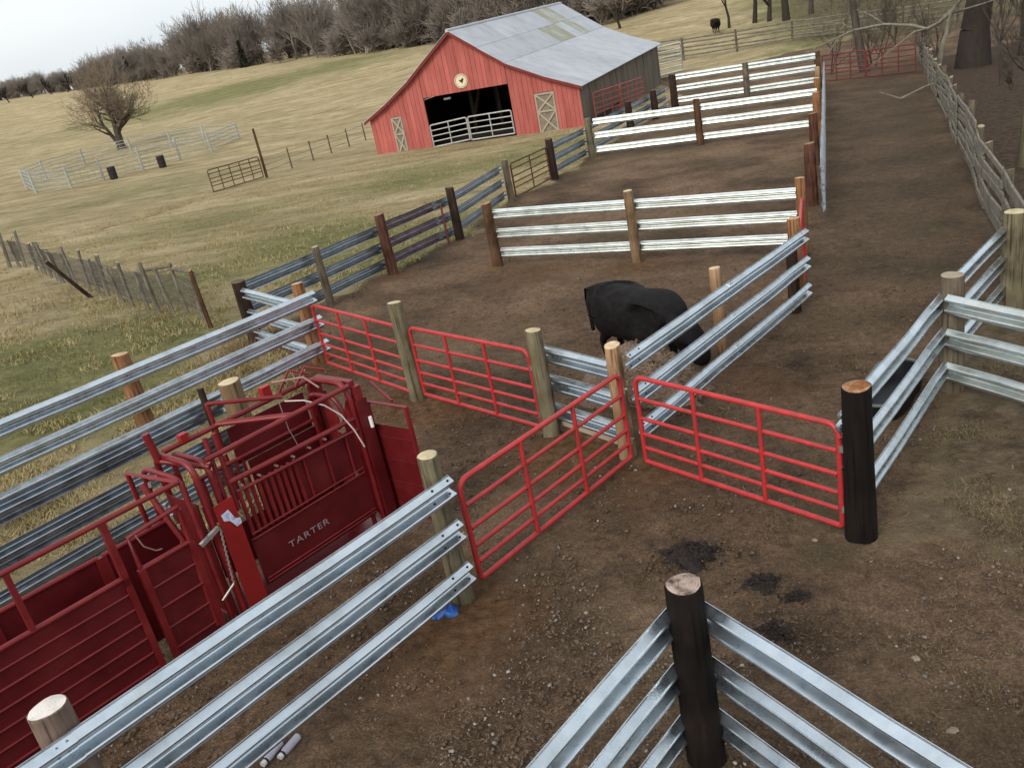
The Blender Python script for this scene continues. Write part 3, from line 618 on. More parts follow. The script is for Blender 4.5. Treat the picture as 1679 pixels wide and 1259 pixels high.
# ------------------------------------------------------------------ tube gates
def rr_path(w_, h0, h1, rc=.12, k=5):
    P = []
    for cx, cz, a0 in ((w_-rc, h1-rc, 0), (rc, h1-rc, 90), (rc, h0+rc*.3, 180), (w_-rc, h0+rc*.3, 270)):
        r_ = rc if cz > .6 else rc*.3
        ccx = cx if r_ == rc else (rc*.3 if cx < w_/2 else w_-rc*.3)
        for i in range(k+1):
            a = R(a0+90*i/k); P.append((ccx+math.cos(a)*r_, 0, cz+math.sin(a)*r_))
    return P
def gate(A, B, label, mat, h0=.10, h1=1.27, bars=(.27, .43, .61, .83), braces=(.33, .66), r=.029, name='tube_gate', group=None, rc=.12, hinges=True, cat='gate', z0=None, z1=None):
    A = Vector(A); B = Vector(B); w_ = (B-A).length; za = gz(A.x, A.y) if z0 is None else z0; zb = gz(B.x, B.y) if z1 is None else z1
    rz = math.atan2(B.y-A.y, B.x-A.x); t = thing(name, label, cat, (A.x, A.y, za), group, rz)
    sl = (zb-za)/w_
    def S_(p): return (p[0], p[1], p[2]+sl*p[0])
    mb = MB(); mb.tube([S_(p) for p in rr_path(w_, h0, h1, rc)], r*1.08, n=8, closed=True); o = obj('frame', mb, mat, t); smooth_by_angle(o, 50)
    for h in bars:
        z = h0+(h1-h0)*h/1.0 if h < 1 else h
        mb = MB(); mb.tube([S_((r, 0, z)), S_((w_-r, 0, z))], r*.86, n=8); o = obj('bar', mb, mat, t); smooth_by_angle(o, 50)
    for q in braces:
        mb = MB(); mb.tube([S_((w_*q, -.012, h0)), S_((w_*q, -.012, h1))], r*.95, n=8); o = obj('brace', mb, mat, t); smooth_by_angle(o, 50)
    if hinges:
        for z in (h0+.22, h1-.25):
            mb = MB(); mb.tube([S_((w_+.03, 0, z-.035)), S_((w_+.03, 0, z+.035))], r*1.2, n=8); mb.tube([S_((w_+.03, 0, z)), S_((w_+.12, 0, z))], .012, n=6); obj('hinge', mb, M_CHROME, t)
    return t
BARS = (.17, .335, .52, .75)
gate((-1.44, 13.52), (.30, 11.36), 'red tube gate hung between two treated posts in the middle', M_RED, group='red tube gates', bars=BARS, h0=.08)
gate((-3.40, 16.18), (-1.66, 13.72), 'red tube gate at the left, next to the end of the pasture fence', M_RED, group='red tube gates', bars=BARS, h0=.08)
gate((-.72, 7.74), (1.30, 9.90), 'red tube gate swung open beside the end of the nearest fence', M_RED, group='red tube gates', bars=BARS, h0=.1)
gate((1.46, 9.72), (3.03, 7.52), 'red tube gate hanging on the thick black gate post', M_RED, group='red tube gates', bars=BARS, h0=.1)
# treated post between the first two red gates
f = thing('gate_post', 'lone treated round post standing between two red gates', 'post', W(-1.58, 13.62)); post(f, -1.58, 13.62, 1.7, .122, P_GREEN, .08)
# red gate seen on edge
gate((5.66, 15.40), (6.68, 17.95), 'bright red gate seen on edge between two posts of the lane', M_RED, h1=1.3)
gate((1.50, 32.0), (3.12, 35.1), 'rusty brown tube gate in the long boundary fence', M_BROWNGATE, braces=(.5,), h1=1.3, hinges=False)
gate((22.6, 56.0), (24.5, 54.3), 'dull red gate at the top of the lane, left one', M_DULLRED, h1=1.6, group='dull red gates at the top of the lane', hinges=False, r=.04)
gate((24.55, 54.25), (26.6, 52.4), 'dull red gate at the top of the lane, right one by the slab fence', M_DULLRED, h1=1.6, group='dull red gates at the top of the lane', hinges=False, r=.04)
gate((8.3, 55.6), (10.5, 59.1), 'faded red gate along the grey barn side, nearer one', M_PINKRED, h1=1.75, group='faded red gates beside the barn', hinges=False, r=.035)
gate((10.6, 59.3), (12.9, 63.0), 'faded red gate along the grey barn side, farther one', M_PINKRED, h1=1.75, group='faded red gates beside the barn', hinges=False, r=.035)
gate((17.0, 76.0), (19.3, 77.2), 'pale slatted steel panel behind the far corner of the barn', M_GALVW, h0=.4, h1=2.6, bars=(.2, .4, .6, .8), hinges=False, r=.06, braces=())
gate((-14.6, 52.4), (-12.5, 56.5), 'rusty brown tube gate alone in the pasture by a tall pole', M_BROWNGATE, h1=1.35, braces=(.2, .4, .6, .8), hinges=False, r=.03)
mb = post_mb(3.0, .085, taper=.8, seed=99, n=10); o = obj('pole', mb, list(P_BROWN), None, W(-12.35, 56.7)); tag(o, 'tall brown wooden pole in the pasture beside the rusty gate', 'pole')

# ------------------------------------------------------------------ red squeeze chute
CB = W(*(E0-u3*.4+n3*2.2))
ch = thing('cattle_chute', 'dark red steel squeeze chute with sheeted alley behind the nearest fence', 'chute', CB)
def K(t, o, h):
    q = E0+u3*t+n3*o; return Vector((q.x, q.y, gz(q.x, q.y)+h))
def ctube(name, pts, r, mat=M_CHUTE, n=8, sq=False, parent=None, closed=False):
    mb = MB(); mb.tube(pts, r, n=n, square=sq, closed=closed); o = obj(name, mb, mat, parent or ch, base=CB)
    if not sq: smooth_by_angle(o, 50)
    return o
def csheet(name, t0, t1, o, h0, h1, th=.012, mat=M_CHUTEP, parent=None, ribs=0, ribr=.012, o1=None):
    o1 = o if o1 is None else o1; mb = MB()
    n_ = Vector((n3.x, n3.y, 0))*th*.5
    if abs(t1-t0) < .02: n_ = Vector((u3.x, u3.y, 0))*th*.5
    a, b, c, d = K(t0, o, h0), K(t1, o1, h0), K(t1, o1, h1), K(t0, o, h1)
    mb.hexa([a-n_, b-n_, c-n_, d-n_], [a+n_, b+n_, c+n_, d+n_]); s_ = obj(name, mb, mat, parent or ch, base=CB)
    if ribs:
        for i in range(ribs):
            h = h0+(h1-h0)*(i+.5)/ribs
            mb = MB(); e = Vector((0, 0, 0)); mb.tube([K(t0, o, h)-n_*1.2, K(t1, o1, h)-n_*1.2], ribr, n=6); obj('rib', mb, mat, s_, base=CB)
    return s_
ON, OF = 1.9, 2.58
# -- squeeze section, near side
ctube('top_rail', [K(-1.25, ON, 1.95), K(.62, ON, 1.97)], .030); ctube('top_rail', [K(-1.30, OF, 1.95), K(.62, OF, 1.97)], .030)
ctube('side_rail', [K(-1.1, ON, 1.62), K(.60, ON, 1.58)], .030); ctube('side_rail', [K(-1.0, ON-.03, 1.50), K(.56, ON-.03, 1.46)], .018)
ctube('control_rod', [K(-1.15, ON+.22, 1.80), K(-.1, ON+.22, 1.90)], .011, M_ROD)
lp = csheet('side_panel', -1.08, .52, ON, .36, .93)
for h in (.99, .93, .44, .40): ctube('rib', [K(-1.06, ON-.02, h), K(.5, ON-.02, h)], .011, parent=lp)
csheet('upper_panel', -.30, .52, ON+.01, .98, 1.48)
for k in range(3): ctube('stiffener', [K(-.22+.3*k, ON-.015, 1.0), K(-.22+.3*k, ON-.015, 1.46)], .014)
for k in range(10):
    t = -1.03+k*.078; ctube('drop_bar', [K(t, ON, .96), K(t, ON, 1.50)], .016, sq=True)
for k in range(7):
    t = -.98+k*.22; mb = MB(); mb.tube([K(t, ON-.025, 1.535), K(t, ON+.025, 1.535)], .013, n=6); obj('latch_pin', mb, M_ROD, ch, base=CB)
# far side
csheet('far_panel', -1.15, -.45, OF, .3, .80); csheet('far_panel', -.45, .55, OF, .3, 1.42); csheet('far_panel', -.55, .5, OF+.03, 1.42, 1.86)
ctube('side_rail', [K(-1.1, OF, 1.5), K(.6, OF, 1.5)], .026)
for k in range(8): t = -1.1+k*.085; ctube('drop_bar', [K(t, OF, .95), K(t, OF, 1.5)], .015, sq=True)
for t in (-.66, -.62): ctube('cross_member', [K(t, OF, 1.97), K(t+.45, ON+.0, 1.97)], .026)
ctube('cross_member', [K(-.62, OF+.12, 2.18), K(-.62, OF+.1, 1.4)], .024); ctube('cross_member', [K(-.62, OF+.12, 2.18), K(.0, ON+.35, 2.06)], .024)
ctube('skid', [K(-1.5, ON+.03, .06), K(.75, ON+.03, .06)], .05, sq=True); ctube('skid', [K(-1.5, OF-.03, .06), K(.75, OF-.03, .06)], .05, sq=True)
csheet('floor_plate', -1.45, .7, ON, .10, .12, o1=OF)
mb = MB(); a, b, c, d = K(-1.45, ON, .12), K(.7, ON, .12), K(.7, OF, .12), K(-1.45, OF, .12); e = Vector((0, 0, .02)); mb.hexa([a, b, c, d], [a+e, b+e, c+e, d+e]); obj('floor_plate', mb, M_CHUTE, ch, base=CB)
# portals
def bow(t, o0, o1, h, hs, r, sq=False, h0=.05, tt=0, name='bow'):
    P = [K(t, o0, h0), K(t, o0, hs)]
    for i in range(1, 7):
        a = R(90*i/6); P.append(K(t+tt*i/6, o0+(1-math.cos(a))*.16, hs+math.sin(a)*(h-hs)))
    P += [K(t+tt, o1-.16, h)]
    for i in range(1, 6):
        a = R(90*i/5); P.append(K(t+tt, o1-.16+math.sin(a)*.16, h-(1-math.cos(a))*.14))
    P += [K(t+tt, o1, h0)]
    return ctube(name, P, r, sq=sq)
bow(-1.40, ON, OF, 1.98, 1.82, .034); bow(-1.24, ON+.02, OF, 1.92, 1.74, .030); bow(-1.56, ON, OF+.02, 1.90, 1.84, .028)
bow(.60, ON, OF, 2.0, 1.74, .034); bow(.50, ON+.06, OF-.06, 1.86, 1.60, .028)
for o_ in (ON-.01, OF+.01):
    mb = MB(); p = K(.70, o_, .9); mb.box(p, .15, .10, 1.76, R(47.9)); obj('head_column', mb, M_CHUTEP, ch, base=CB)
    mb = MB(); p = K(.70, o_, 1.86); mb.box(p, .10, .07, .16, R(47.9)); obj('column_cap', mb, M_CHUTE, ch, base=CB)
mb = MB(); mb.box(K(.70, (ON+OF)/2, 1.96), .07, .62, .08, R(47.9)); obj('head_beam', mb, M_CHUTE, ch, base=CB)
for s_, oo in ((1, ON+.07), (-1, OF-.07)):          # two curved head-gate leaves
    mb = MB(); prof = [(0, .2), (.13, .3), (.22, .7), (.15, 1.15), (.22, 1.5), (.1, 1.75), (0, 1.8)]
    n_ = Vector((u3.x, u3.y, 0))*.008; fa = [K(.66, oo+s_*q, h) for q, h in prof]
    k = len(fa); mb.add([p-n_ for p in fa]+[p+n_ for p in fa], [list(range(k))[::-1], list(range(k, 2*k))]+[[i, (i+1) % k, k+(i+1) % k, k+i] for i in range(k)]); obj('head_gate', mb, M_CHUTE, ch, base=CB)
mb = MB(); mb.box(K(.04, OF+.03, 2.04), .11, .08, .17, R(47.9)); obj('control_box', mb, M_CHUTEB, ch, base=CB)
mb = MB(); mb.box(K(-1.05, OF, 2.0), .09, .07, .09, R(47.9)); obj('control_box', mb, M_CHUTEB, ch, base=CB)
ctube('control_rod', [K(.10, OF-.08, 2.16), K(.26, ON+.25, 2.2), K(.33, ON+.12, 2.06)], .011, M_ROD)
for tt, oo in ((.2, OF), (.35, OF-.1)): ctube('lever', [K(tt, oo, 2.0), K(tt+.12, oo-.1, 2.22), K(tt+.3, oo-.2, 2.12)], .016)
# pale cable looping down the near side
cab = [K(-.02, ON+.30, 2.02), K(.13, ON+.18, 1.98), K(.30, ON+.08, 1.86), K(.42, ON+.0, 1.70), K(.50, ON-.05, 1.48), K(.56, ON-.07, 1.24)]
ctube('cable', cab, .009, M_ROPE); ctube('cable', [K(-.06, ON+.35, 2.02), K(-.06, ON+.33, 1.7), K(-.02, ON+.3, 1.45)], .006, M_CHROME)
ctube('grease_tube', [K(.73, ON-.09, 1.55), K(.73, ON-.09, 1.42)], .022, M_CAPW)
# open front door
dp = csheet('front_door', .84, .86, ON+.02, .20, 1.40, o1=ON-.56, ribs=4, ribr=.008)
ctube('door_frame', [K(.84, ON+.03, .18), K(.84, ON+.03, 1.68), K(.86, ON-.58, 1.68), K(.86, ON-.58, .18)], .020, parent=dp, sq=True)
ctube('door_brace', [K(1.1, ON+.2, 1.80), K(.94, ON-.28, 1.68)], .018, parent=dp)
# flap plate with its decal; the light on it is put into the red
fp = csheet('flap_plate', -1.37, -1.14, ON-.06, .28, 1.50, mat=M_CHUTEB, o1=ON-.04)
mb = MB(); pp = [(-1.33, 1.38), (-1.24, 1.40), (-1.20, 1.28), (-1.15, 1.26), (-1.15, 1.20), (-1.21, 1.19), (-1.26, 1.28), (-1.32, 1.31)]
n_ = Vector((n3.x, n3.y, 0)); k = len(pp); fa = [K(t, ON-.075, h) for t, h in pp]; mb.add(fa+[p+n_*.006 for p in fa], [list(range(k)), list(range(k, 2*k))[::-1]]+[[(i+1) % k, i, k+i, k+(i+1) % k] for i in range(k)]); obj('decal', mb, M_DECAL, fp, base=CB)
# lever on top of the tail gate
ctube('handle', [K(-1.47, OF-.15, 2.26), K(-1.45, OF-.17, 1.95)], .04); ctube('handle', [K(-1.45, OF-.17, 1.95), K(-1.22, ON+.02, 1.86)], .03)
for t in (-1.12, -1.02): ctube('yoke', [K(t, ON+.12, 2.12), K(t-.06, ON+.03, 1.3)], .026)
# ratchet hardware on the near side
ctube('latch_bar', [K(-1.62, ON-.06, 1.20), K(-1.40, ON-.08, 1.29)], .02, M_CHROME, sq=True)
zz = [K(-1.40+.012*(i % 2)-.003*i, ON-.09, 1.27-.028*i) for i in range(23)]; ctube('ratchet_strip', zz, .011, M_CHROME, n=5); ctube('latch_bar', [zz[-1], K(-1.62, ON-.07, .55)], .014, M_CHROME)
for k in range(3): ctube('tail_post', [K(-1.66+.12*k, ON+.02, .1), K(-1.66+.12*k, ON+.02, 1.62-.05*k)], .024)
for k in range(5): mb = MB(); mb.box(K(-1.60+.03*k, ON+.55, 1.75-.14*k), .03, .03, .05, 0); obj('latch_pin', mb, M_CHROME, ch, base=CB)
csheet('tail_door', -1.46, -1.45, ON+.05, .2, 1.55, o1=OF-.05)
# -- alley
def alley(t0, t1, o, top, ribs, posts, rail=None, near=True):
    s_ = csheet('alley_panel', t0, t1, o, .12, top-.02, ribs=0)
    for i in range(1, ribs): ctube('rib', [K(t0, o-(.012 if near else -.012), .12+(top-.12)*i/ribs), K(t1, o-(.012 if near else -.012), .12+(top-.12)*i/ribs)], .012, n=6, parent=s_)
    ctube('top_tube', [K(t0, o, top), K(t1, o, top)], .027)
    for t in posts: ctube('alley_post', [K(t, o-.0, .0), K(t, o, rail or top)], .03, sq=True)
    if rail: ctube('bow_rail', [K(t0, o, rail), K(t1, o, rail)], .027)
alley(-7.6, -2.36, ON, 1.28, 7, (-2.36, -4.6, -6.8)); alley(-7.6, -2.30, OF-.05, 1.28, 7, (-2.3, -3.3, -5.2), near=False)
ctube('bow_rail', [K(-7.6, ON, 1.86), K(-1.58, ON, 1.88)], .027); ctube('alley_post', [K(-2.36, ON, 1.2), K(-2.36, ON, 1.87)], .03, sq=True); ctube('alley_post', [K(-3.2, ON, 1.27), K(-3.2, ON, 1.86)], .024, sq=True)
ctube('bow_rail', [K(-1.58, ON, 1.88), K(-1.72, OF-.02, 1.92), K(-1.72, OF-.02, .2)], .026)
alley(-2.20, -1.68, ON, 1.27, 5, (-2.20, -1.68)); alley(-2.25, -1.5, OF-.05, 1.28, 5, (-2.25,), near=False)
ctube('bow_rail', [K(-2.2, ON, 1.27), K(-2.2, ON, 1.62), K(-1.68, ON, 1.66), K(-1.68, ON, 1.27)], .024)
ctube('rope_loop', [K(-2.14, ON-.02, 1.62), K(-2.11, ON-.03, 1.48), K(-2.02, ON-.03, 1.38), K(-1.96, ON-.02, 1.36)], .007, M_ROD)
ctube('pole', [K(-1.78, ON+.3, 1.9), K(-1.70, ON+.02, 1.2), K(-1.72, ON+.0, .3)], .03)
# raised lettering
cu = bpy.data.curves.new('lettering', 'FONT'); cu.body = 'TARTER'; cu.size = .105; cu.extrude = .003; cu.space_character = 1.15; cu.align_x = 'LEFT'
to = bpy.data.objects.new('tmp', cu); COL.objects.link(to); dg = bpy.context.evaluated_depsgraph_get(); me = bpy.data.meshes.new_from_object(to.evaluated_get(dg)); bpy.data.objects.remove(to)
xs = [v.co.x for v in me.vertices]; wd = max(xs); zr = Vector((0, 0, 1))
for v in me.vertices:
    t = -.70+.56*v.co.x/wd; p = K(t, ON-.009-max(0, v.co.z)*1.0, .60+v.co.y); v.co = p-CB
me.materials.append(M_WHITE); lo = bpy.data.objects.new('lettering', me); COL.objects.link(lo); lo.parent = lp
# ------------------------------------------------------------------ bull and cow
def cattle(name, label, cat, loc, rz, sc, head_down=True):
    me = bpy.data.meshes.new(name); V = []; Ed = []; Rd = []
    def nd(x, y, z, rx, ry=None): V.append((x, y, z)); Rd.append((rx, ry or rx)); return len(V)-1
    def ch_(idx):
        for a, b in zip(idx, idx[1:]): Ed.append((a, b))
    pel = nd(-.60, 0, .96, .43, .43); rump = nd(-.88, 0, .96, .37, .38)
    b1 = nd(-.25, 0, .89, .50, .47); b2 = nd(.15, 0, .89, .51, .47); sh_ = nd(.52, 0, 1.0, .43, .38)
    ch_([rump, pel, b1, b2, sh_])
    if head_down: n1 = nd(.84, .02, .92, .32, .27); n2 = nd(1.08, .04, .70, .26, .22); h1 = nd(1.24, .05, .50, .18, .16); h2 = nd(1.37, .05, .27, .115, .115)
    else: n1 = nd(.80, 0, 1.10, .24, .20); n2 = nd(1.05, 0, 1.22, .18, .16); h1 = nd(1.25, 0, 1.22, .15, .14); h2 = nd(1.5, 0, 1.05, .09, .10)
    ch_([sh_, n1, n2, h1, h2])
    for s_ in (1, -1):
        hip = nd(-.72, .19*s_, .78, .25, .21); kn = nd(-.60, .19*s_, .55, .15, .13); hk = nd(-.80, .18*s_, .36, .065, .06); fe = nd(-.76, .18*s_, .12, .052, .05); hf = nd(-.73, .18*s_, .015, .066, .06)
        ch_([pel, hip, kn, hk, fe, hf])
        el = nd(.50, .18*s_, .66, .145, .13); wr = nd(.55, .18*s_, .36, .066, .062); ft = nd(.54, .18*s_, .11, .05, .048); fh = nd(.57, .18*s_, .015, .064, .06)
        ch_([sh_, el, wr, ft, fh])
        ea = nd(h1 and V[h1][0]-.06, .20*s_+V[h1][1], V[h1][2]+.10, .04, .03); eb = nd(V[h1][0]-.09, .30*s_+V[h1][1], V[h1][2]+.07, .022, .03); ch_([h1, ea, eb])
    for s_ in (1, -1):
        hk_ = nd(-.50, .27*s_, 1.24, .13, .11); ch_([pel, hk_]); pn = nd(-1.02, .15*s_, 1.12, .15, .14); ch_([rump, pn])
        sb = nd(.48, .26*s_, 1.10, .17, .18); ch_([sh_, sb])
    tl = nd(-1.27, 0, 1.12, .05, .05); t2 = nd(-1.33, .02, .72, .026, .026); t3 = nd(-1.30, .03, .34, .045, .045); ch_([rump, tl, t2, t3])
    me.from_pydata(V, Ed, []); o = bpy.data.objects.new(name, me); COL.objects.link(o)
    sm = o.modifiers.new('skin', 'SKIN'); o.modifiers.new('sub', 'SUBSURF').levels = 2
    o.modifiers['sub'].render_levels = 2
    for i, sv in enumerate(me.skin_vertices[0].data): sv.radius = Rd[i]; sv.use_root = (i == pel)
    dg = bpy.context.evaluated_depsgraph_get(); dg.update(); m2 = bpy.data.meshes.new_from_object(o.evaluated_get(dg)); bpy.data.objects.remove(o)
    m2.name = name; m2.materials.clear(); m2.materials.append(M_BLACK); m2.polygons.foreach_set('use_smooth', [True]*len(m2.polygons))
    m2.polygons.foreach_set('material_index', [0]*len(m2.polygons))
    o = bpy.data.objects.new(name, m2); COL.objects.link(o); o.location = loc; o.rotation_euler = (0, 0, rz); o.scale = (sc,)*3
    return tag(o, label, cat)
cattle('bull', 'big black bull with its head down at the hay behind the diagonal fence', 'bull', W(2.20, 13.30), R(-60), .99)
cattle('cow', 'small black cow far off on the yellow hillside past the barn', 'cow', W(29.3, 101.0), R(-98), 1.1, False)

# hay heap the bull eats from
def blob(name, cx, cy, rx, ry, h, mat, n=26, seed=0, rough=.25, rz=0, sink=.02):
    rnd = np.random.default_rng(seed); mb = MB(); rings = []; K_ = 9
    for i in range(K_):
        t = i/(K_-1); ring = []
        for k in range(n):
            a = 2*math.pi*k/n; w_ = 1+rough*(vnoise(np.array(3*math.cos(a)+seed*3.1+t*2.), np.array(3*math.sin(a)+seed*1.7), seed)-.5)*2
            q = (1-t)*w_; x0, y0 = math.cos(a)*rx*q, math.sin(a)*ry*q; x = cx+x0*math.cos(rz)-y0*math.sin(rz); y = cy+x0*math.sin(rz)+y0*math.cos(rz)
            z = gz(x, y)-sink+h*(1-(1-t)**2.2)*(1+rough*rnd.uniform(-.5, .5))
            mb.v.append((x, y, z)); ring.append(len(mb.v)-1)
        rings.append(ring)
    for i in range(K_-1):
        for k in range(n): mb.f.append([rings[i][k], rings[i][(k+1) % n], rings[i+1][(k+1) % n], rings[i+1][k]]); mb.m.append(0)
    b = W(cx, cy); return obj(name, mb, mat, None, b, smooth=True, base=b)
hay = tag(blob('hay_heap', 1.98, 12.40, 1.0, .74, .66, M_HAY, seed=4, rough=.45, rz=R(-50)), 'brown heap of loose hay between the short fence and the bull', 'hay')
r9 = np.random.default_rng(91); mb = MB()
for _ in range(2600):
    a = r9.uniform(0, 6.28); q = math.sqrt(r9.random())*1.08; lx, ly = math.cos(a)*1.0*q, math.sin(a)*.74*q; x = 1.98+lx*math.cos(R(-50))-ly*math.sin(R(-50)); y = 12.40+lx*math.sin(R(-50))+ly*math.cos(R(-50))
    z = .64*max(0, 1-q**2.2)+r9.uniform(0, .04); p = W(x, y, z); d = Vector((r9.normal(), r9.normal(), r9.normal()*.45)).normalized()*r9.uniform(.05, .14); mb.tube([p-d*.5, p+d*.5], .0045, n=3, cap=False)
o = obj('hay_strands', mb, M_HAYS, hay, base=hay.location); o['kind'] = 'stuff'
for i, (x, y, rx, ry, h, lb) in enumerate([(1.44, 7.60, .34, .26, .13, 'largest near black manure heap on the dirt behind the corner post'), (2.0, 6.92, .24, .17, .07, 'flat dark manure patch just right of the corner post'), (2.22, 6.62, .14, .10, .06, 'small dark manure lump farthest right of the manure'), (1.86, 6.22, .17, .14, .05, 'dark manure smear close to the corner rail top')]):
    hp = tag(blob('manure_heap', x, y, rx*.85, ry*.9, h*1.15, M_DUNG, n=40, seed=10+i, rough=.5), lb, 'manure', 'manure heaps by the corner post')
    mb = MB(); r5 = np.random.default_rng(200+i)
    for _ in range(int(420*rx)+30):
        a = r5.uniform(0, 6.28); q = abs(r5.normal(.75, .35)); q_ = W(x+math.cos(a)*rx*q, y+math.sin(a)*ry*q, .006+max(0, h*(1-q**2))); r6 = r5.uniform(.006, .022)
        vs = [q_+Vector(v)*r6*r5.uniform(.7, 1.3) for v in ((1, 0, 0), (-1, 0, 0), (0, 1, 0), (0, -1, 0), (0, 0, .8), (0, 0, -.8))]; mb.add(vs, [[0, 2, 4], [2, 1, 4], [1, 3, 4], [3, 0, 4], [2, 0, 5], [1, 2, 5], [3, 1, 5], [0, 3, 5]])
    o = obj('crumbs', mb, M_DUNG, hp, base=hp.location); o['kind'] = 'stuff'

# ------------------------------------------------------------------ black stock tank behind the right fence
tk = thing('stock_tank', 'black oblong stock tank with a grey rim behind the right fence', 'water tank', W(4.90, 10.40), None, R(48.7))
def oblong(L, w_, k=8):
    P = []
    for s_, a0 in ((1, -90), (-1, 90)):
        for i in range(k+1): a = R(a0+180*i/k); P.append((s_*(L/2-w_/2)+math.cos(a)*w_/2, math.sin(a)*w_/2))
    return P
pr = oblong(1.45, .56); mb = MB(); k = len(pr); hh = .29
lv = [(1, 0.), (1.03, hh), (.95, hh), (.92, .06)]
for s_, z in lv: mb.v += [(x*s_, y*s_, z) for x, y in pr]
for j in range(3):
    for i in range(k): mb.f.append([j*k+i, j*k+(i+1) % k, (j+1)*k+(i+1) % k, (j+1)*k+i]); mb.m.append(0)
mb.f.append(list(range(3*k, 4*k))); mb.m.append(0); obj('shell', mb, M_TANK, tk)
mb = MB(); mb.tube([(x*1.03, y*1.03, hh) for x, y in pr], .022, n=6, closed=True); obj('rim', mb, M_TANKRIM, tk)

# ------------------------------------------------------------------ blue bag, bottles, stones
mb = blob('blue_bag', -1.10, 7.36, .15, .11, .13, M_BLUE, n=16, seed=33, rough=.5, rz=.6); tag(mb, 'crumpled blue plastic bag at the foot of the nearest fence post', 'bag')
def bottle(x, y, rz, label):
    t = thing('bottle', label, 'bottle', W(x, y, .035), 'bottles lying under the nearest fence', rz)
    def lathe(name, pf, mat):
        mb = MB(); n = 14; rg = []
        for (q, r_) in pf:
            rg.append([len(mb.v)+k for k in range(n)]); mb.v += [(q, math.cos(2*math.pi*k/n)*r_, math.sin(2*math.pi*k/n)*r_) for k in range(n)]
        for a, b in zip(rg, rg[1:]):
            for k in range(n): mb.f.append([a[k], b[k], b[(k+1) % n], a[(k+1) % n]]); mb.m.append(0)
        mb.f.append(rg[0][::-1]); mb.f.append(rg[-1]); mb.m += [0, 0]; obj(name, mb, mat, t, smooth=False)
    lathe('body', [(-.11, .026), (-.10, .034), (.07, .034), (.085, .026)], M_BOTTLE); lathe('neck', [(.085, .024), (.105, .022)], M_CAPD); lathe('cap', [(.105, .026), (.14, .026)], M_CAPW)
bottle(-2.58, 5.80, R(-118), 'grey plastic bottle with a white cap, left of the pair under the rail'); bottle(-2.44, 5.84, R(-122), 'grey plastic bottle with a white cap, right of the pair under the rail')
def stone(x, y, r, label, seed):
    o = blob('stone', x, y, r, r*.8, r*.9, M_STONE, n=12, seed=seed, rough=.3); return tag(o, label, 'stone', 'loose stones on the dirt')
stone(2.80, 5.57, .055, 'pale stone on bare dirt above the right corner rail', 51); stone(2.67, 4.76, .065, 'rounded brown stone closest to the bottom right rail', 52); stone(2.72, 7.49, .055, 'yellowish stone just left of the black gate post foot', 53)

# ------------------------------------------------------------------ barn
BA = Vector((-5.58, 59.55)); bdir = Vector((math.cos(R(-21)), math.sin(R(-21)))); bn = Vector((math.cos(R(64.5)), math.sin(R(64.5))))
BW, BL = 13.9, 21.5
zb = gz(-1, 58)+.05
def Bp(t, d, z): q = BA+bdir*t+bn*d; return Vector((q.x, q.y, zb+z))
bt = Vector((*BA, zb)); barn = thing('barn', 'red board barn with grey tin roof and an open gated doorway', 'barn', bt)
RP = [(-.28, 2.12), (1.5, 3.02), (3.3, 4.12), (4.9, 5.3), (6.55, 6.5), (8.2, 5.28), (9.75, 4.16), (12, 3.05), (14.2, 2.16)]
def roofz(t):
    for (a, za), (b, zb_) in zip(RP, RP[1:]):
        if a <= t <= b: return za+(zb_-za)*(t-a)/(b-a)
    return 2.1
def z0f(t): return -.6
# front boards; openings: big doorway, two small doors
OPEN = [(3.98, 9.58, 2.98), (1.50, 2.26, 2.16), (11.12, 12.36, 2.16)]
def board(t0, t1, d, lo, hi0, hi1, mat, th=.025, nm='board'):
    mb = MB(); a = [Bp(t0, d, lo), Bp(t1, d, lo), Bp(t1, d, hi1), Bp(t0, d, hi0)]; b = [Bp(t0, d+th, lo), Bp(t1, d+th, lo), Bp(t1, d+th, hi1), Bp(t0, d+th, hi0)]
    mb.hexa(a, b); return obj(nm, mb, mat, barn, base=bt)
wd = .30; nb = int(BW/wd)
edges = [0.]
while edges[-1] < BW-.02:
    edges.append(min(BW, edges[-1]+random.uniform(.24, .34)))
cuts = sorted(set(edges+[x for o_ in OPEN for x in o_[:2]]+[6.55]))
cuts2 = [cuts[0]]
for c in cuts[1:]:
    if c-cuts2[-1] < .06 and c not in [x for o_ in OPEN for x in o_[:2]]+[6.55, BW]: continue
    cuts2.append(c)
for a, b in zip(cuts2, cuts2[1:]):
    lo = -.7
    for o0, o1, oh in OPEN:
        if a >= o0-.001 and b <= o1+.001: lo = oh
    board(a+.008, b-.008, random.uniform(-.012, .006), lo, roofz(a)-.10, roofz(b)-.10, random.choice(M_BOARDRED))
mb = MB()
for d_ in (.03,):
    pass
# added dark backing: shade in the gaps between boards put into its colour
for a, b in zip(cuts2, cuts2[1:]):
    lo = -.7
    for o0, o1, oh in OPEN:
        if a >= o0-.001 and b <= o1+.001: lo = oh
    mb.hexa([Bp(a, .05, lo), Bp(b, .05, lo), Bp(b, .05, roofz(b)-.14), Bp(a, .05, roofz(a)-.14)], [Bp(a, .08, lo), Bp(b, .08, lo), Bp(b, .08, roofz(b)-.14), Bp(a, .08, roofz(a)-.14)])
obj('dark_backing', mb, M_DARKIN, barn, base=bt)
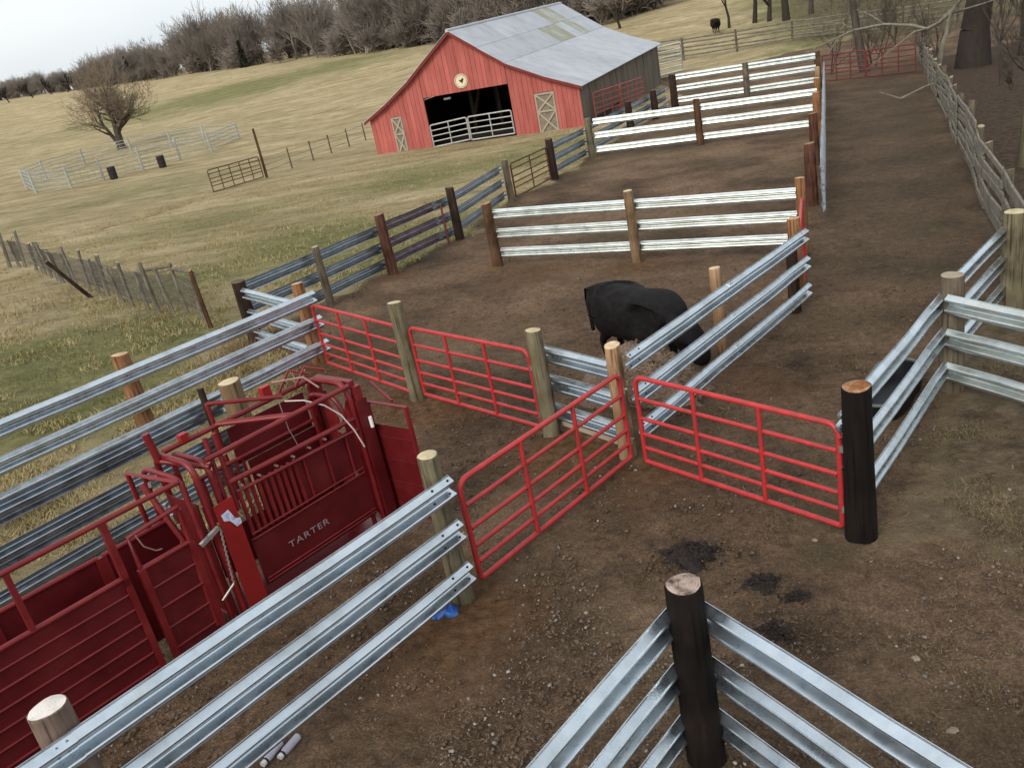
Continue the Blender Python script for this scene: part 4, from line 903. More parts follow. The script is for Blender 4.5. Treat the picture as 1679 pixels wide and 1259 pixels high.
# side and back walls
for t_ in (.03, BW-.03):
    x = 0
    while x < BL-.05:
        e = min(BL, x+.42); mb = MB(); hz = roofz(t_)-.12; jt = random.uniform(-.012, .012)
        mb.hexa([Bp(t_-.02+jt, x+.01, -1.2), Bp(t_+.02+jt, x+.01, -1.2), Bp(t_+.02+jt, e-.01, -1.2), Bp(t_-.02+jt, e-.01, -1.2)], [Bp(t_-.02+jt, x+.01, hz), Bp(t_+.02+jt, x+.01, hz), Bp(t_+.02+jt, e-.01, hz), Bp(t_-.02+jt, e-.01, hz)])
        obj('side_board', mb, M_BARNGREY, barn, base=bt); x = e
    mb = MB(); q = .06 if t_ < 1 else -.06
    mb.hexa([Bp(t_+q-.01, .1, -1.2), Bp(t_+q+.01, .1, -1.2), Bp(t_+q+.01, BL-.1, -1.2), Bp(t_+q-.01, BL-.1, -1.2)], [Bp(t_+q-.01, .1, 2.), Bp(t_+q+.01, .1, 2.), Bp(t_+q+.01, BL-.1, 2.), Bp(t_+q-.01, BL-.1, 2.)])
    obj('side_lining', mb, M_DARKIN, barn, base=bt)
mb = MB(); kk = [(t, z-.12) for t, z in RP if 0 <= t <= BW]; kk = [(0, roofz(0)-.12)]+kk+[(BW, roofz(BW)-.12), (BW, -1.4), (0, -1.4)]
n_ = len(kk); mb.add([Bp(t, BL, z) for t, z in kk]+[Bp(t, BL-.06, z) for t, z in kk], [list(range(n_)), list(range(n_, 2*n_))[::-1]]+[[i, n_+i, n_+(i+1) % n_, (i+1) % n_] for i in range(n_)]); obj('back_wall', mb, M_BARNGREY, barn, base=bt)
# roof sheets: per slope three courses, ten sheets along
courses = [(0, 2), (2, 4), (8, 6), (6, 5), (5, 4)]
NS = 12
for ci, (i0, i1) in enumerate(courses):
    seq = range(i0, i1+1) if i1 > i0 else range(i0, i1-1, -1)
    line_ = [RP[i] for i in seq]
    for k in range(NS):
        y0 = -.35+(BL+.7)*k/NS; y1 = -.35+(BL+.7)*(k+1)/NS+.03; up_ = .02*(0, 1, 0, 1, 2)[ci]+.004*(k % 2)+random.uniform(0, .006)
        mb = MB()
        for (a, za), (b, zb_) in zip(line_, line_[1:]):
            mb.hexa([Bp(a, y0, za+up_), Bp(a, y1, za+up_), Bp(b, y1, zb_+up_), Bp(b, y0, zb_+up_)], [Bp(a, y0, za+.03+up_), Bp(a, y1, za+.03+up_), Bp(b, y1, zb_+.03+up_), Bp(b, y0, zb_+.03+up_)])
            for s_ in range(4):     # standing ribs of the sheet
                yy = y0+(y1-y0)*(s_+.1)/4
                mb.hexa([Bp(a, yy, za+.031+up_), Bp(a, yy+.06, za+.031+up_), Bp(b, yy+.06, zb_+.031+up_), Bp(b, yy, zb_+.031+up_)], [Bp(a, yy+.02, za+.040+up_), Bp(a, yy+.04, za+.040+up_), Bp(b, yy+.04, zb_+.040+up_), Bp(b, yy+.02, zb_+.040+up_)])
        moss = (ci == 3 and k in (6, 7, 9)) or (ci == 4 and k in (8, 9))
        o = obj('roof_sheet', mb, M_TINMOSS if moss else random.choice(M_TIN), barn, base=bt)
        if moss: o['label'] = 'mossy olive roof sheet'
mb = MB(); mb.tube([Bp(6.55, -.36, 6.555), Bp(6.55, BL+.36, 6.555)], .10, n=8); obj('ridge_cap', mb, M_TIN[2], barn, base=bt)
mb = MB()                                           # red fascia along the gable
for (a, za), (b, zb_) in zip(RP, RP[1:]): mb.hexa([Bp(a, -.30, za-.16), Bp(b, -.30, zb_-.16), Bp(b, -.30, zb_-.005), Bp(a, -.30, za-.005)], [Bp(a, -.26, za-.16), Bp(b, -.26, zb_-.16), Bp(b, -.26, zb_-.005), Bp(a, -.26, za-.005)])
obj('fascia', mb, M_TRIM, barn, base=bt)
# X-braced doors
for a, b, h in ((1.50, 2.26, 2.14), (11.12, 12.36, 2.14)):
    mb = MB(); mb.hexa([Bp(a+.02, -.01, -.25), Bp(b-.02, -.01, -.25), Bp(b-.02, -.01, h), Bp(a+.02, -.01, h)], [Bp(a+.02, .03, -.25), Bp(b-.02, .03, -.25), Bp(b-.02, .03, h), Bp(a+.02, .03, h)]); dr_ = obj('door', mb, M_XDOOR, barn, base=bt)
    mb = MB(); hm = h/2
    for p, q in (((a+.05, -.2), (b-.05, hm)), ((b-.05, -.2), (a+.05, hm)), ((a+.05, hm), (b-.05, h-.06)), ((b-.05, hm), (a+.05, h-.06))): mb.tube([Bp(p[0], -.03, p[1]), Bp(q[0], -.035, q[1])], .05, square=True)
    for p, q in (((a+.06, -.2), (a+.06, h)), ((b-.06, -.2), (b-.06, h)), ((a, hm), (b, hm)), ((a, h-.06), (b, h-.06)), ((a, -.17), (b, -.17))): mb.tube([Bp(p[0], -.025, p[1]), Bp(q[0], -.025, q[1])], .05, square=True)
    obj('cross_brace', mb, M_XTRIM, dr_, base=bt)
# inside: floor, posts, tarp, hanging lamp shade
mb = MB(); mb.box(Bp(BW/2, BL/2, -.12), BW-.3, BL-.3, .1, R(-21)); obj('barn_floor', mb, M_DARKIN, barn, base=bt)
for t, d in ((4.9, 5), (6.4, 6), (8.4, 7.5), (4.6, 10), (8, 12)):
    mb = MB(); mb.box(Bp(t, d, 2), .22, .22, 4.6, R(-21)); obj('inner_post', mb, M_BEAM, barn, base=bt)
mb = MB(); mb.tube([Bp(5.0, 5, 1.0), Bp(5.7, 5, 2.9)], .08, square=True); obj('inner_brace', mb, M_BEAM, barn, base=bt)
bx = thing('tarp_stack', 'blue tarp over a stack inside the barn doorway', 'tarp', Bp(8.6, 3.5, -.07)); mb = MB()
c = [Bp(7.9, 4.6, -.07), Bp(10.2, 4.6, -.07), Bp(10.2, 6.8, -.07), Bp(7.9, 6.8, -.07)]; d = [Bp(8.5, 4.9, 1.7), Bp(10.1, 4.9, 2.1), Bp(10.1, 6.5, 2.1), Bp(8.5, 6.5, 1.7)]; mb.hexa(c, d); obj('cover', mb, M_TARP, bx, base=bx.location)
mb = MB(); mb.box(Bp(5.0, 1.2, 2.62), .45, .14, .12, R(-15)); o = obj('hanging_light', mb, M_CAPW, None, Bp(5.0, 1.2, 2.62), base=Bp(5.0, 1.2, 2.62)); tag(o, 'white strip lamp hanging inside the barn doorway', 'lamp')
mb = MB(); mb.tube([Bp(5.0, 1.2, 2.68), Bp(5.0, 1.2, 5.0)], .01, n=5); obj('cord', mb, M_INK, o, base=Bp(5.0, 1.2, 2.62))
# round sign with a bird silhouette
def disc(name, c, r, mat, d0, d1, parent, pts=None):
    mb = MB(); n = 28; pp = pts or [(math.cos(2*math.pi*k/n)*r, math.sin(2*math.pi*k/n)*r) for k in range(n)]; n = len(pp)
    mb.add([Bp(c[0]+x, d0, c[1]+z) for x, z in pp]+[Bp(c[0]+x, d1, c[1]+z) for x, z in pp], [list(range(n)), list(range(n, 2*n))[::-1]]+[[(i+1) % n, i, n+i, n+(i+1) % n] for i in range(n)]); return obj(name, mb, mat, parent, base=parent.location)
sg = thing('round_sign', 'round cream sign with a dark bird shape above the barn doorway', 'sign', Bp(6.69, -.05, 3.6))
disc('panel', (6.69, 3.60), .42, M_CREAM, -.05, -.014, sg); disc('bird', (6.72, 3.60), 1, M_INK, -.062, -.052, sg, [(-.16, .06), (-.06, .05), (.02, .10), (.10, .18), (.13, .10), (.18, .08), (.12, .02), (.07, -.08), (.03, -.16), (-.02, -.08), (-.10, -.04)])
mb = MB(); mb.tube([Bp(6.69+.36*math.cos(a), -.055, 3.6+.36*math.sin(a)) for a in [2*math.pi*k/28 for k in range(28)]], .012, n=5, closed=True); obj('ring', mb, M_INK, sg, base=sg.location)
gl = [Bp(4.05, -.06, 0), Bp(6.55, -.06, 0), Bp(6.65, -.06, 0), Bp(9.5, -.06, 0)]
gate(gl[0].to_2d(), gl[1].to_2d(), 'left of two silver tube gates closing the barn doorway', M_SILVERGATE, h0=.15, h1=1.5, group='silver gates in the barn doorway', hinges=False, r=.045, z0=zb-.2, z1=zb-.05, braces=(.5,), bars=(.25, .5, .75))
gate(gl[2].to_2d(), gl[3].to_2d(), 'right of two silver tube gates closing the barn doorway', M_SILVERGATE, h0=.1, h1=1.5, group='silver gates in the barn doorway', hinges=False, r=.045, z0=zb-.05, z1=zb-.05, braces=(.5,), bars=(.25, .5, .75))

# ------------------------------------------------------------------ slab fence on the right and pole fence at the back
sf = thing('slab_fence', 'old grey wooden slab fence running down the right side of the lane', 'fence', W(8.8, 13.9))
A = Vector((8.85, 13.9)); B = Vector((30.3, 59.0)); L = (B-A).length; d_ = (B-A)/L; nn = Vector((-d_.y, d_.x)); nb = 16
off = [random.uniform(-.10, .10) for _ in range(nb+1)]; off[0] = 0
for i in range(nb+1):
    p = A+d_*L*i/nb+nn*off[i]; post(sf, p.x-.1*nn.x, p.y-.1*nn.y, random.uniform(1.35, 1.7), .10, P_GREY, .3, n=9)
for i in range(nb):
    for j in range(6):
        h = .16+.25*j+random.uniform(-.09, .09); h2 = .16+.25*j+random.uniform(-.11, .11)
        e = random.uniform(.1, .4); a = A+d_*(L*i/nb-e)+nn*(off[i]+.04*(i % 2)); b = A+d_*(L*(i+1)/nb+e)+nn*(off[i+1]+.04*(i % 2))
        p = W(a.x, a.y, h); q = W(b.x, b.y, h2); wdt = random.uniform(.058, .105); up_ = Vector((0, 0, wdt)); t_ = Vector((nn.x, nn.y, 0))*.018
        sag = Vector((0, 0, random.uniform(-.05, .02))); mid = (p+q)/2+sag+t_*random.uniform(-2, 2)
        mb = MB()
        for s0, s1 in ((p, mid), (mid, q)): mb.hexa([s0-t_-up_, s1-t_-up_, s1+t_-up_, s0+t_-up_], [s0-t_+up_, s1-t_+up_, s1+t_+up_*.8, s0+t_+up_*.8])
        obj('slab', mb, M_SLAB, sf, base=sf.location)
pf = thing('pole_fence', 'weathered split rail fence below the yellow hillside at the back', 'fence', W(20.5, 88))
FP = [(18.6, 88.6), (22.07, 87.5), (26.6, 85.6), (31.0, 83.3), (34.4, 79.8), (37.6, 76.1), (40.5, 73)]
for i, (x, y) in enumerate(FP): post(pf, x, y, 1.9, .11, P_GREY, .3, n=8)
for (a, b) in zip(FP, FP[1:]):
    for j in range(5):
        h = .3+.36*j; mb = MB(); p = W(*a, h+random.uniform(-.05, .05)); q = W(*b, h+random.uniform(-.05, .05)); d2_ = (q-p)*.06; mb.tube([p-d2_, (p+q)/2+Vector((0, 0, random.uniform(-.06, .04))), q+d2_], [.075, .085, .065], n=6); obj('pole_rail', mb, M_SLAB, pf, base=pf.location)

# ------------------------------------------------------------------ old wire fence at the left, wire fence to the barn
of = thing('old_wire_fence', 'old wire fence on leaning grey posts at the left edge of the pasture', 'fence', W(-7, 21))
OP = [(-19.3, 37.0, 1.45), (-18.3, 36.2, 1.5), (-16.4, 33.6, 1.25), (-15.0, 31.5, 1.2), (-14.1, 30.4, 1.35), (-12.7, 28.4, 1.4), (-11.7, 27.2, 1.3), (-10.1, 24.8, 1.35), (-8.94, 23.45, 1.45), (-8.0, 22.84, 1.4), (-6.9, 20.9, 1.5)]
OP2 = []
for (a, b) in zip(OP, OP[1:]):
    OP2.append(a); t = random.uniform(.4, .6)
    if len(OP2) % 2: OP2.append((a[0]+(b[0]-a[0])*t+random.uniform(-.1, .1), a[1]+(b[1]-a[1])*t, random.uniform(1.05, 1.4)))
OP = OP2+[OP[-1]]; tops = []
for i, (x, y, h) in enumerate(OP):
    ln = (random.uniform(-.10, .10), random.uniform(-.08, .08)); post(of, x, y, h, random.uniform(.045, .075), P_OLD if i < len(OP)-1 else P_BROWN, .5, lean=ln, n=9); tops.append((x+ln[0]*h, y+ln[1]*h, h))
o = post(of, -12.3, 27.4, 1.45, .07, P_BLACKBR, .3, lean=(-.45, -.35), n=9, name='brace_post'); o['label'] = 'dark brace leaning the other way'
for fr in (.3, .5, .7, .88):
    mb = MB(); mb.tube([W(x, y, h*fr) for x, y, h in OP], .011, n=4); obj('wire', mb, M_WIRE, of, base=of.location)
pts_ = [(OP[i], OP[i+1]) for i in range(len(OP)-1)]
mb = MB()
for (a, b) in pts_:
    k = 16
    for q in range(k):
        t = q/k; x, y = a[0]+(b[0]-a[0])*t, a[1]+(b[1]-a[1])*t; mb.tube([W(x, y, .25), W(x, y, 1.1)], .006, n=3, cap=False)
o = obj('wire_mesh', mb, M_WIRE, of, base=of.location); o['kind'] = 'stuff'
mb = MB(); mb.tube([W(-8.0, 22.84, 1.33), W(-8.9, 23.45, 1.22)], .045, n=7); mb.tube([W(-8.0, 22.84, 1.25), W(-6.9, 20.9, 1.4)], .045, n=7); obj('top_pole', mb, M_OLDWOOD, of, base=of.location)
wf = thing('wire_fence', 'thin wire fence on steel stakes crossing the pasture to the barn', 'fence', W(-10.8, 61.7))
WP = [(-12.3, 56.9), (-11.3, 60), (-10.3, 63), (-9.4, 66), (-8.4, 69), (-7.4, 72)]
for x, y in WP[1:]: post(wf, x, y, 1.35, .05, P_GREY, .2, n=6, name='stake')
for h in (.4, .75, 1.15):
    mb = MB(); mb.tube([W(x, y, h) for x, y in WP], .012, n=4); obj('wire', mb, M_WIRE, wf, base=wf.location)
# corral round the lone tree
cf = thing('round_corral', 'pale grey pipe and mesh corral in the pasture below the lone bare tree', 'fence', W(-30, 85))
CP = [(-35.0, 75.6), (-31.7, 74.6), (-30.0, 77.2), (-27.4, 79.6), (-25.2, 83.3), (-22.8, 85.2), (-21.6, 92.0), (-26.5, 98), (-30.5, 99.5), (-34.5, 98.6), (-38.5, 95.8), (-40.0, 89.5), (-38.6, 82)]
for i, (x, y) in enumerate(CP): post(cf, x, y, 2.0 if i in (3, 4) else 1.75, .11, (M_PIPE, M_PIPE), .2, n=8)
for i in range(len(CP)):
    a, b = CP[i], CP[(i+1) % len(CP)]
    for h in (.25, .6, .95, 1.3, 1.6):
        mb = MB(); mb.tube([W(*a, h), W(*b, h)], .035, n=5); obj('pipe_rail', mb, M_PIPE, cf, base=cf.location)
mb = MB()
for i in range(len(CP)):
    a, b = CP[i], CP[(i+1) % len(CP)]; k = 14 if i in (0, 5, 12, 11) else 5
    for q in range(1, k): t = q/k; x, y = a[0]+(b[0]-a[0])*t, a[1]+(b[1]-a[1])*t; mb.tube([W(x, y, .15), W(x, y, 1.6)], .018, n=3, cap=False)
o = obj('mesh_wire', mb, M_PIPE, cf, base=cf.location); o['kind'] = 'stuff'
for i, (x, y, lb) in enumerate([(-28.9, 76.6, 'black barrel outside the corral, left of two'), (-25.7, 79.6, 'black barrel outside the corral, right of two')]):
    mb = MB(); n = 14; pf_ = [(0, .28), (.05, .30), (.3, .29), (.33, .31), (.6, .29), (.63, .31), (.85, .30), (.9, .28)]
    for z, r_ in pf_: mb.v += [(math.cos(2*math.pi*k/n)*r_*1.08, math.sin(2*math.pi*k/n)*r_*1.08, z*1.1) for k in range(n)]
    for j in range(len(pf_)-1):
        for k in range(n): mb.f.append([j*n+k, j*n+(k+1) % n, (j+1)*n+(k+1) % n, (j+1)*n+k]); mb.m.append(0)
    mb.f.append(list(range((len(pf_)-1)*n, len(pf_)*n))); mb.m.append(0)
    tag(obj('barrel', mb, M_BARREL, None, W(x, y)), lb, 'barrel', 'barrels by the corral')

# ------------------------------------------------------------------ trees
def grow(seed, H, r0, levels, nchild, spread=.9, trunk_frac=.3, up=.25, gnarl=.18, first=None, lenf=.62, minr=.01, droop=0, kfine=3):
    rnd = random.Random(seed); segs = []
    def br(p, d, L, r, lv):
        k = 4 if lv == 0 else (3 if lv < 3 else kfine); pts = [p]; rs = [r*1.15 if lv == 0 else r]
        for i in range(k):
            d = (d+Vector((rnd.gauss(0, gnarl), rnd.gauss(0, gnarl), rnd.gauss(0, gnarl*.6)+(up*.3 if lv else 0)-droop*lv*.1))).normalized()
            pts.append(pts[-1]+d*L/k); rs.append(max(minr*.7, r*(1-.55*(i+1)/k)))
        for i in range(k): segs.append((pts[i], pts[i+1], rs[i], rs[i+1], lv))
        if lv >= levels: return
        nc = nchild[lv] if lv < len(nchild) else nchild[-1]
        for j in range(nc):
            t = rnd.uniform(trunk_frac if lv == 0 else .25, 1.0) if j else 1.0
            ii = min(k-1, int(t*k)); q = pts[ii].lerp(pts[ii+1], t*k-ii if t < 1 else 1.0)
            ax = Vector((rnd.gauss(0, 1), rnd.gauss(0, 1), rnd.gauss(0, .5))); ax = (ax-d*ax.dot(d)).normalized()
            a = spread*rnd.uniform(.5, 1.15)*(.45 if j == 0 else 1); nd = (d*math.cos(a)+ax*math.sin(a)+Vector((0, 0, up))).normalized()
            br(q, nd, L*lenf*rnd.uniform(.75, 1.2), max(minr, rs[ii]*rnd.uniform(.5, .72)), lv+1)
    br(Vector((0, 0, -.2)), Vector((rnd.uniform(-.05, .05), rnd.uniform(-.05, .05), 1)), (first or H*.4), r0, 0)
    return segs
def seg_mesh(segs, n_of=lambda lv: 6 if lv <= 1 else (4 if lv == 2 else 3)):
    V = []; Fq = []; off = 0
    by = {}
    for s_ in segs: by.setdefault(n_of(s_[4]), []).append(s_)
    for n, L in by.items():
        p0 = np.array([s_[0] for s_ in L]); p1 = np.array([s_[1] for s_ in L]); r0 = np.array([s_[2] for s_ in L]); r1 = np.array([s_[3] for s_ in L])
        d = p1-p0; d /= np.linalg.norm(d, axis=1, keepdims=True)+1e-9
        a = np.where(np.abs(d[:, 2:3]) < .9, np.array([[0, 0, 1.]]), np.array([[1., 0, 0]])); x = np.cross(d, a); x /= np.linalg.norm(x, axis=1, keepdims=True); y = np.cross(d, x)
        ang = 2*np.pi*np.arange(n)/n; c = np.cos(ang)[None, :, None]; s2 = np.sin(ang)[None, :, None]
        ring = x[:, None]*c+y[:, None]*s2; R0_ = p0[:, None]+ring*r0[:, None, None]; R1_ = p1[:, None]+ring*r1[:, None, None]
        vv = np.concatenate([R0_, R1_], 1).reshape(-1, 3); m_ = len(L); b = off+np.arange(m_)[:, None]*2*n; k = np.arange(n)[None]; k2 = (k+1) % n
        f_ = np.stack([b+k, b+k2, b+n+k2, b+n+k], -1).reshape(-1, 4); V.append(vv); Fq.append(f_); off += len(vv)
    return np.vstack(V), np.vstack(Fq)
def tree(name, label, x, y, segs, mat, twig=None, group=None, split=2, cat='tree', rz=0, sc=1):
    t = thing(name, label, cat, W(x, y, -.05), group, rz); t.scale = (sc,)*3
    tr = [s_ for s_ in segs if s_[4] < split]; cr_ = [s_ for s_ in segs if s_[4] >= split]
    for nm, ss, mm in (('trunk', tr, mat), ('crown', cr_, twig or mat)):
        if not ss: continue
        v, f_ = seg_mesh(ss); me = make_mesh(nm, v, f_); me.materials.append(mm); me.polygons.foreach_set('use_smooth', np.ones(len(me.polygons), bool)); o = bpy.data.objects.new(nm, me); COL.objects.link(o); o.parent = t
    return t
tree('lone_tree', 'lone spreading bare tree behind the corral in the pasture', -38.0, 106.4, grow(21, 10.5, .55, 5, [9, 5, 4, 4, 3], spread=1.0, trunk_frac=.25, up=.16, first=3.6, lenf=.74, minr=.022), M_BARK, M_TWIG, split=3)
tree('bare_tree', 'thin bare tree rising behind the right slope of the barn roof', 22.5, 120.5, grow(5, 8, .22, 4, [6, 4, 4, 3], first=3., minr=.03, lenf=.7), M_BARKD, M_TWIG, group='bare trees past the barn')
for i, (x, y, r_, H, lb) in enumerate([(34.3, 103.2, .25, 14, 'leaning bare tree right of the cow, leftmost trunk of the row'), (35.4, 101.7, .24, 14, 'bare tree trunk second in the row right of the cow'), (36.4, 99.3, .38, 16, 'thick bare tree trunk rightmost in the row past the cow'), (31.5, 103.5, .16, 8, 'crooked small bare tree bending over the cow')]):
    tree('bare_tree', lb, x, y, grow(40+i, H, r_, 3, [5, 4, 3], first=H*.6, minr=.03, trunk_frac=.15), M_BARKD, M_BARK, group='bare trees past the barn')
for i, (x, y, r_, lb) in enumerate([(39.0, 99.0, .26, 'slim trunk past the pole fence, first right of the row near the cow'), (42.5, 96.0, .34, 'stout trunk past the pole fence, halfway between the cow and the slab fence'), (46.0, 92.0, .22, 'slim trunk past the pole fence above the left dull red gate'), (48.5, 88.0, .36, 'stout trunk past the pole fence above the right dull red gate')]):
    tree('bare_tree', lb, x, y, grow(48+i, 15, r_, 3, [6, 4, 3], first=8, minr=.03, trunk_frac=.1), M_BARK, M_BARK, group='bare trees past the barn')
tree('big_tree', 'thick dark tree trunk behind the slab fence at the top right', 28.9, 50.5, grow(61, 16, .85, 3, [5, 4, 4], first=9, minr=.03, trunk_frac=.5, gnarl=.06), M_BARKD, M_BARK, group='trees at the top right')
tree('big_tree', 'second dark trunk behind the thick one at the top right', 33.0, 52.0, grow(62, 16, .5, 3, [5, 4, 4], first=10, minr=.03, trunk_frac=.5, gnarl=.06), M_BARKD, M_BARK, group='trees at the top right')
tree('big_tree', 'slim trunk in the woods above the slab fence', 26.4, 58.5, grow(64, 14, .3, 3, [5, 4, 4], first=8, minr=.03, trunk_frac=.4, gnarl=.08), M_BARK, M_BARK, group='trees at the top right')
tree('mossy_tree', 'mossy pale trunk at the right edge above the right fence', 14.7, 23.1, grow(63, 12, .20, 3, [3, 3, 3], first=8, minr=.02, trunk_frac=.6, gnarl=.05), M_MOSS, M_BARK, group='trees at the top right')
# pale leaning dead limbs over the top of the lane
tree('big_tree', 'broad reddish brown trunk nearest the top right corner', 31.8, 46.5, grow(65, 16, .42, 3, [5, 4, 4], first=10, minr=.03, trunk_frac=.5, gnarl=.05), M_BARK, M_BARK, group='trees at the top right')
tree('big_tree', 'grey trunk behind the top right corner, beyond the others', 38.5, 60.5, grow(66, 16, .5, 3, [5, 4, 4], first=10, minr=.03, trunk_frac=.5, gnarl=.05), M_BARK, M_BARK, group='trees at the top right')
lt = thing('dead_limb', 'pale dead limb arching over the far end of the lane', 'branch', W(28.6, 56.5))
def limb(pts, r, nm='limb', k=0):
    mb = MB(); n_ = len(pts); mb.tube([Vector(p) for p in pts], [r*(1-.75*i/(n_-1)) for i in range(n_)], n=7); o = obj(nm, mb, M_BARKP, lt, base=lt.location, smooth=True); return o
limb([(26.87, 50.27, -2.9), (27.0, 50.2, -1.43), (27.18, 50.1, -.83), (27.38, 49.99, .23), (27.6, 48.9, 1.2), (27.9, 47, 2.0), (28.2, 45, 3.0)], .17, 'stem')
limb([(27.43, 49.96, .3), (27.33, 51.16, -.33), (27.02, 51.89, -.60), (26.54, 52.69, -.32), (25.67, 54.23, -.11), (24.55, 55.84, -.25), (22.96, 57.59, -.99), (22.1, 58.3, -1.5)], .12)
limb([(27.02, 51.89, -.6), (26.23, 51.73, -.58), (25.16, 51.7, -1.13), (23.48, 51.94, -2.14)], .06, 'branch'); limb([(25.67, 54.23, -.11), (25.2, 55.0, .5), (24.6, 55.5, .9)], .05, 'branch')
limb([(24.55, 55.84, -.25), (24.0, 56.2, .25), (23.3, 56.9, .4)], .045, 'branch'); limb([(23.9, 56.6, -.6), (23.4, 56.8, -1.3), (23.0, 56.9, -2.0)], .045, 'branch'); limb([(27.43, 49.96, .16), (27.9, 48.0, .5), (28.3, 46, .9)], .07, 'branch')
lt2 = thing('fallen_stick', 'forked pale stick on the ground at the upper end of the lane', 'stick', W(20.8, 41)); mb = MB(); mb.tube([W(20.3, 41.4, .06), W(21.2, 40.8, .5), W(21.9, 40.3, .7)], [.05, .04, .02], n=6); mb.tube([W(20.3, 41.4, .06), W(19.4, 41.6, .5)], [.045, .02], n=6); obj('stem', mb, M_BARKP, lt2, base=lt2.location)
for i, (x, y, H, lb) in enumerate([(29.6, 57.5, 4.5, 'bare brush sapling behind the end of the slab fence'), (27.5, 60.5, 5.0, 'bare brush sapling left of the slab fence end'), (31.8, 60.0, 5.5, 'bare brush sapling among the trunks at the top right')]):
    tree('sapling', lb, x, y, grow(70+i, H, .07, 3, [6, 5, 4], first=H*.45, minr=.012, trunk_frac=.1), M_BARK, M_BARKP, group='bare saplings at the top right')

for i, (x, y, H, lb) in enumerate([(36, 57, 9, 'young bare tree deep among the trunks at the top right corner'), (24.5, 40.5, 6, 'bare sapling standing in leaf litter right of the slab fence'), (22.0, 33.5, 5, 'bare sapling nearer along the right of the slab fence'), (31.0, 45, 8, 'bare young tree between the thick trunk and the right edge'), (40, 66, 11, 'far bare tree above the dull red gates')]):
    tree('young_tree', lb, x, y, grow(90+i, H, .08, 4, [5, 4, 4, 3], first=H*.5, minr=.007, trunk_frac=.25, spread=.7, up=.35), M_BARK, M_BARK, group='young bare trees at the top right')
THK = ['twiggy bush halfway along the outer side of the slab fence', 'twiggy bush at the right frame edge beyond the mossy trunk', 'twiggy bush at the foot of the thick dark trunk', 'tall thin sapling behind the arching dead limb', 'spindly sapling just left of the slab fence top', 'spindly sapling in front of the pole fence right end', 'bushy sapling above the right dull red gate', 'bushy sapling above the left dull red gate', 'crooked sapling right of the thick dark trunk', 'crooked sapling at the very top right corner', 'low brush at the foot of the second dark trunk']
TXY = [(23.6, 38.2), (21.6, 31.0), (30.2, 51.8), (29.5, 55.5), (28.0, 60.5), (34.0, 70.0), (27.5, 58.5), (25.0, 60.5), (32.5, 48.5), (36.5, 55.0), (34.2, 53.5)]
for i in range(11):
    x, y = TXY[i]
    tree('thicket_sapling', THK[i], x, y, grow(300+i, 5, (.05 if i > 2 else .025), 4, [6, 5, 4, 4], first=(random.uniform(1.5, 3) if i > 2 else .8), minr=.0065, trunk_frac=.05, kfine=2, spread=.7), M_BARK, M_BARK, group='saplings in the thicket at the top right')
# far wood along the hill crest: reads as one brown grey mass
def far_wood():
    var = [seg_mesh(grow(100+i, 14, .24, 4, [8, 5, 4, 4], spread=.80, trunk_frac=.15, up=.28, first=5.0, minr=.036, lenf=.72, kfine=1), lambda lv: 4 if lv < 1 else 3) for i in range(6)]
    bush = [seg_mesh(grow(140+i, 4, .10, 3, [12, 8, 6], spread=1.1, trunk_frac=.02, up=.22, first=1.6, minr=.045, lenf=.85, kfine=1), lambda lv: 3) for i in range(3)]
    V = []; Fq = []; off = 0; r_ = np.random.default_rng(3)
    for k in range(470):
        az = r_.uniform(-27, 13.5); D = np.interp(az, AZ, DD)
        depth = r_.random()**1.3*75+4
        if az < -19: depth += 25
        d = D+depth; x, y = d*math.sin(R(az)), d*math.cos(R(az))
        is_b = k % 10 < 4
        if is_b: d = D+r_.uniform(0, 25); x, y = d*math.sin(R(az)), d*math.cos(R(az))
        v, f_ = (bush if is_b else var)[r_.integers(0, 3 if is_b else 6)]
        s_ = r_.uniform(.8, 1.25)*(1.0 if az > -15 else (.50 if az < -19.5 else .72))*(1.25 if is_b else 1.0); a = r_.uniform(0, 6.28); c, sn = math.cos(a)*s_, math.sin(a)*s_
        w_ = np.stack([v[:, 0]*c-v[:, 1]*sn+x, v[:, 0]*sn+v[:, 1]*c+y, v[:, 2]*s_*r_.uniform(.9, 1.1)+gz(x, y)], -1)
        V.append(w_); Fq.append(f_+off); off += len(w_)
    for k in range(150):
        az = r_.uniform(-27, -17.5); d = np.interp(az, AZ, DD)+r_.uniform(8, 60); x, y = d*math.sin(R(az)), d*math.cos(R(az)); v, f_ = var[r_.integers(0, 6)]; s_ = r_.uniform(.42, .62)*(1 if az < -19.5 else 1.3); a = r_.uniform(0, 6.28); c, sn = math.cos(a)*s_*1.2, math.sin(a)*s_*1.2
        w_ = np.stack([v[:, 0]*c-v[:, 1]*sn+x, v[:, 0]*sn+v[:, 1]*c+y, v[:, 2]*s_+gz(x, y)], -1); V.append(w_); Fq.append(f_+off); off += len(w_)
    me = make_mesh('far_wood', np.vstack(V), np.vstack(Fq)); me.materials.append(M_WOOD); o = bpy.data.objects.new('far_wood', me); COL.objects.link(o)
    o['kind'] = 'stuff'; o['label'] = 'grey brown bare winter wood along the crest of the hill'; o['category'] = 'wood'
far_wood()
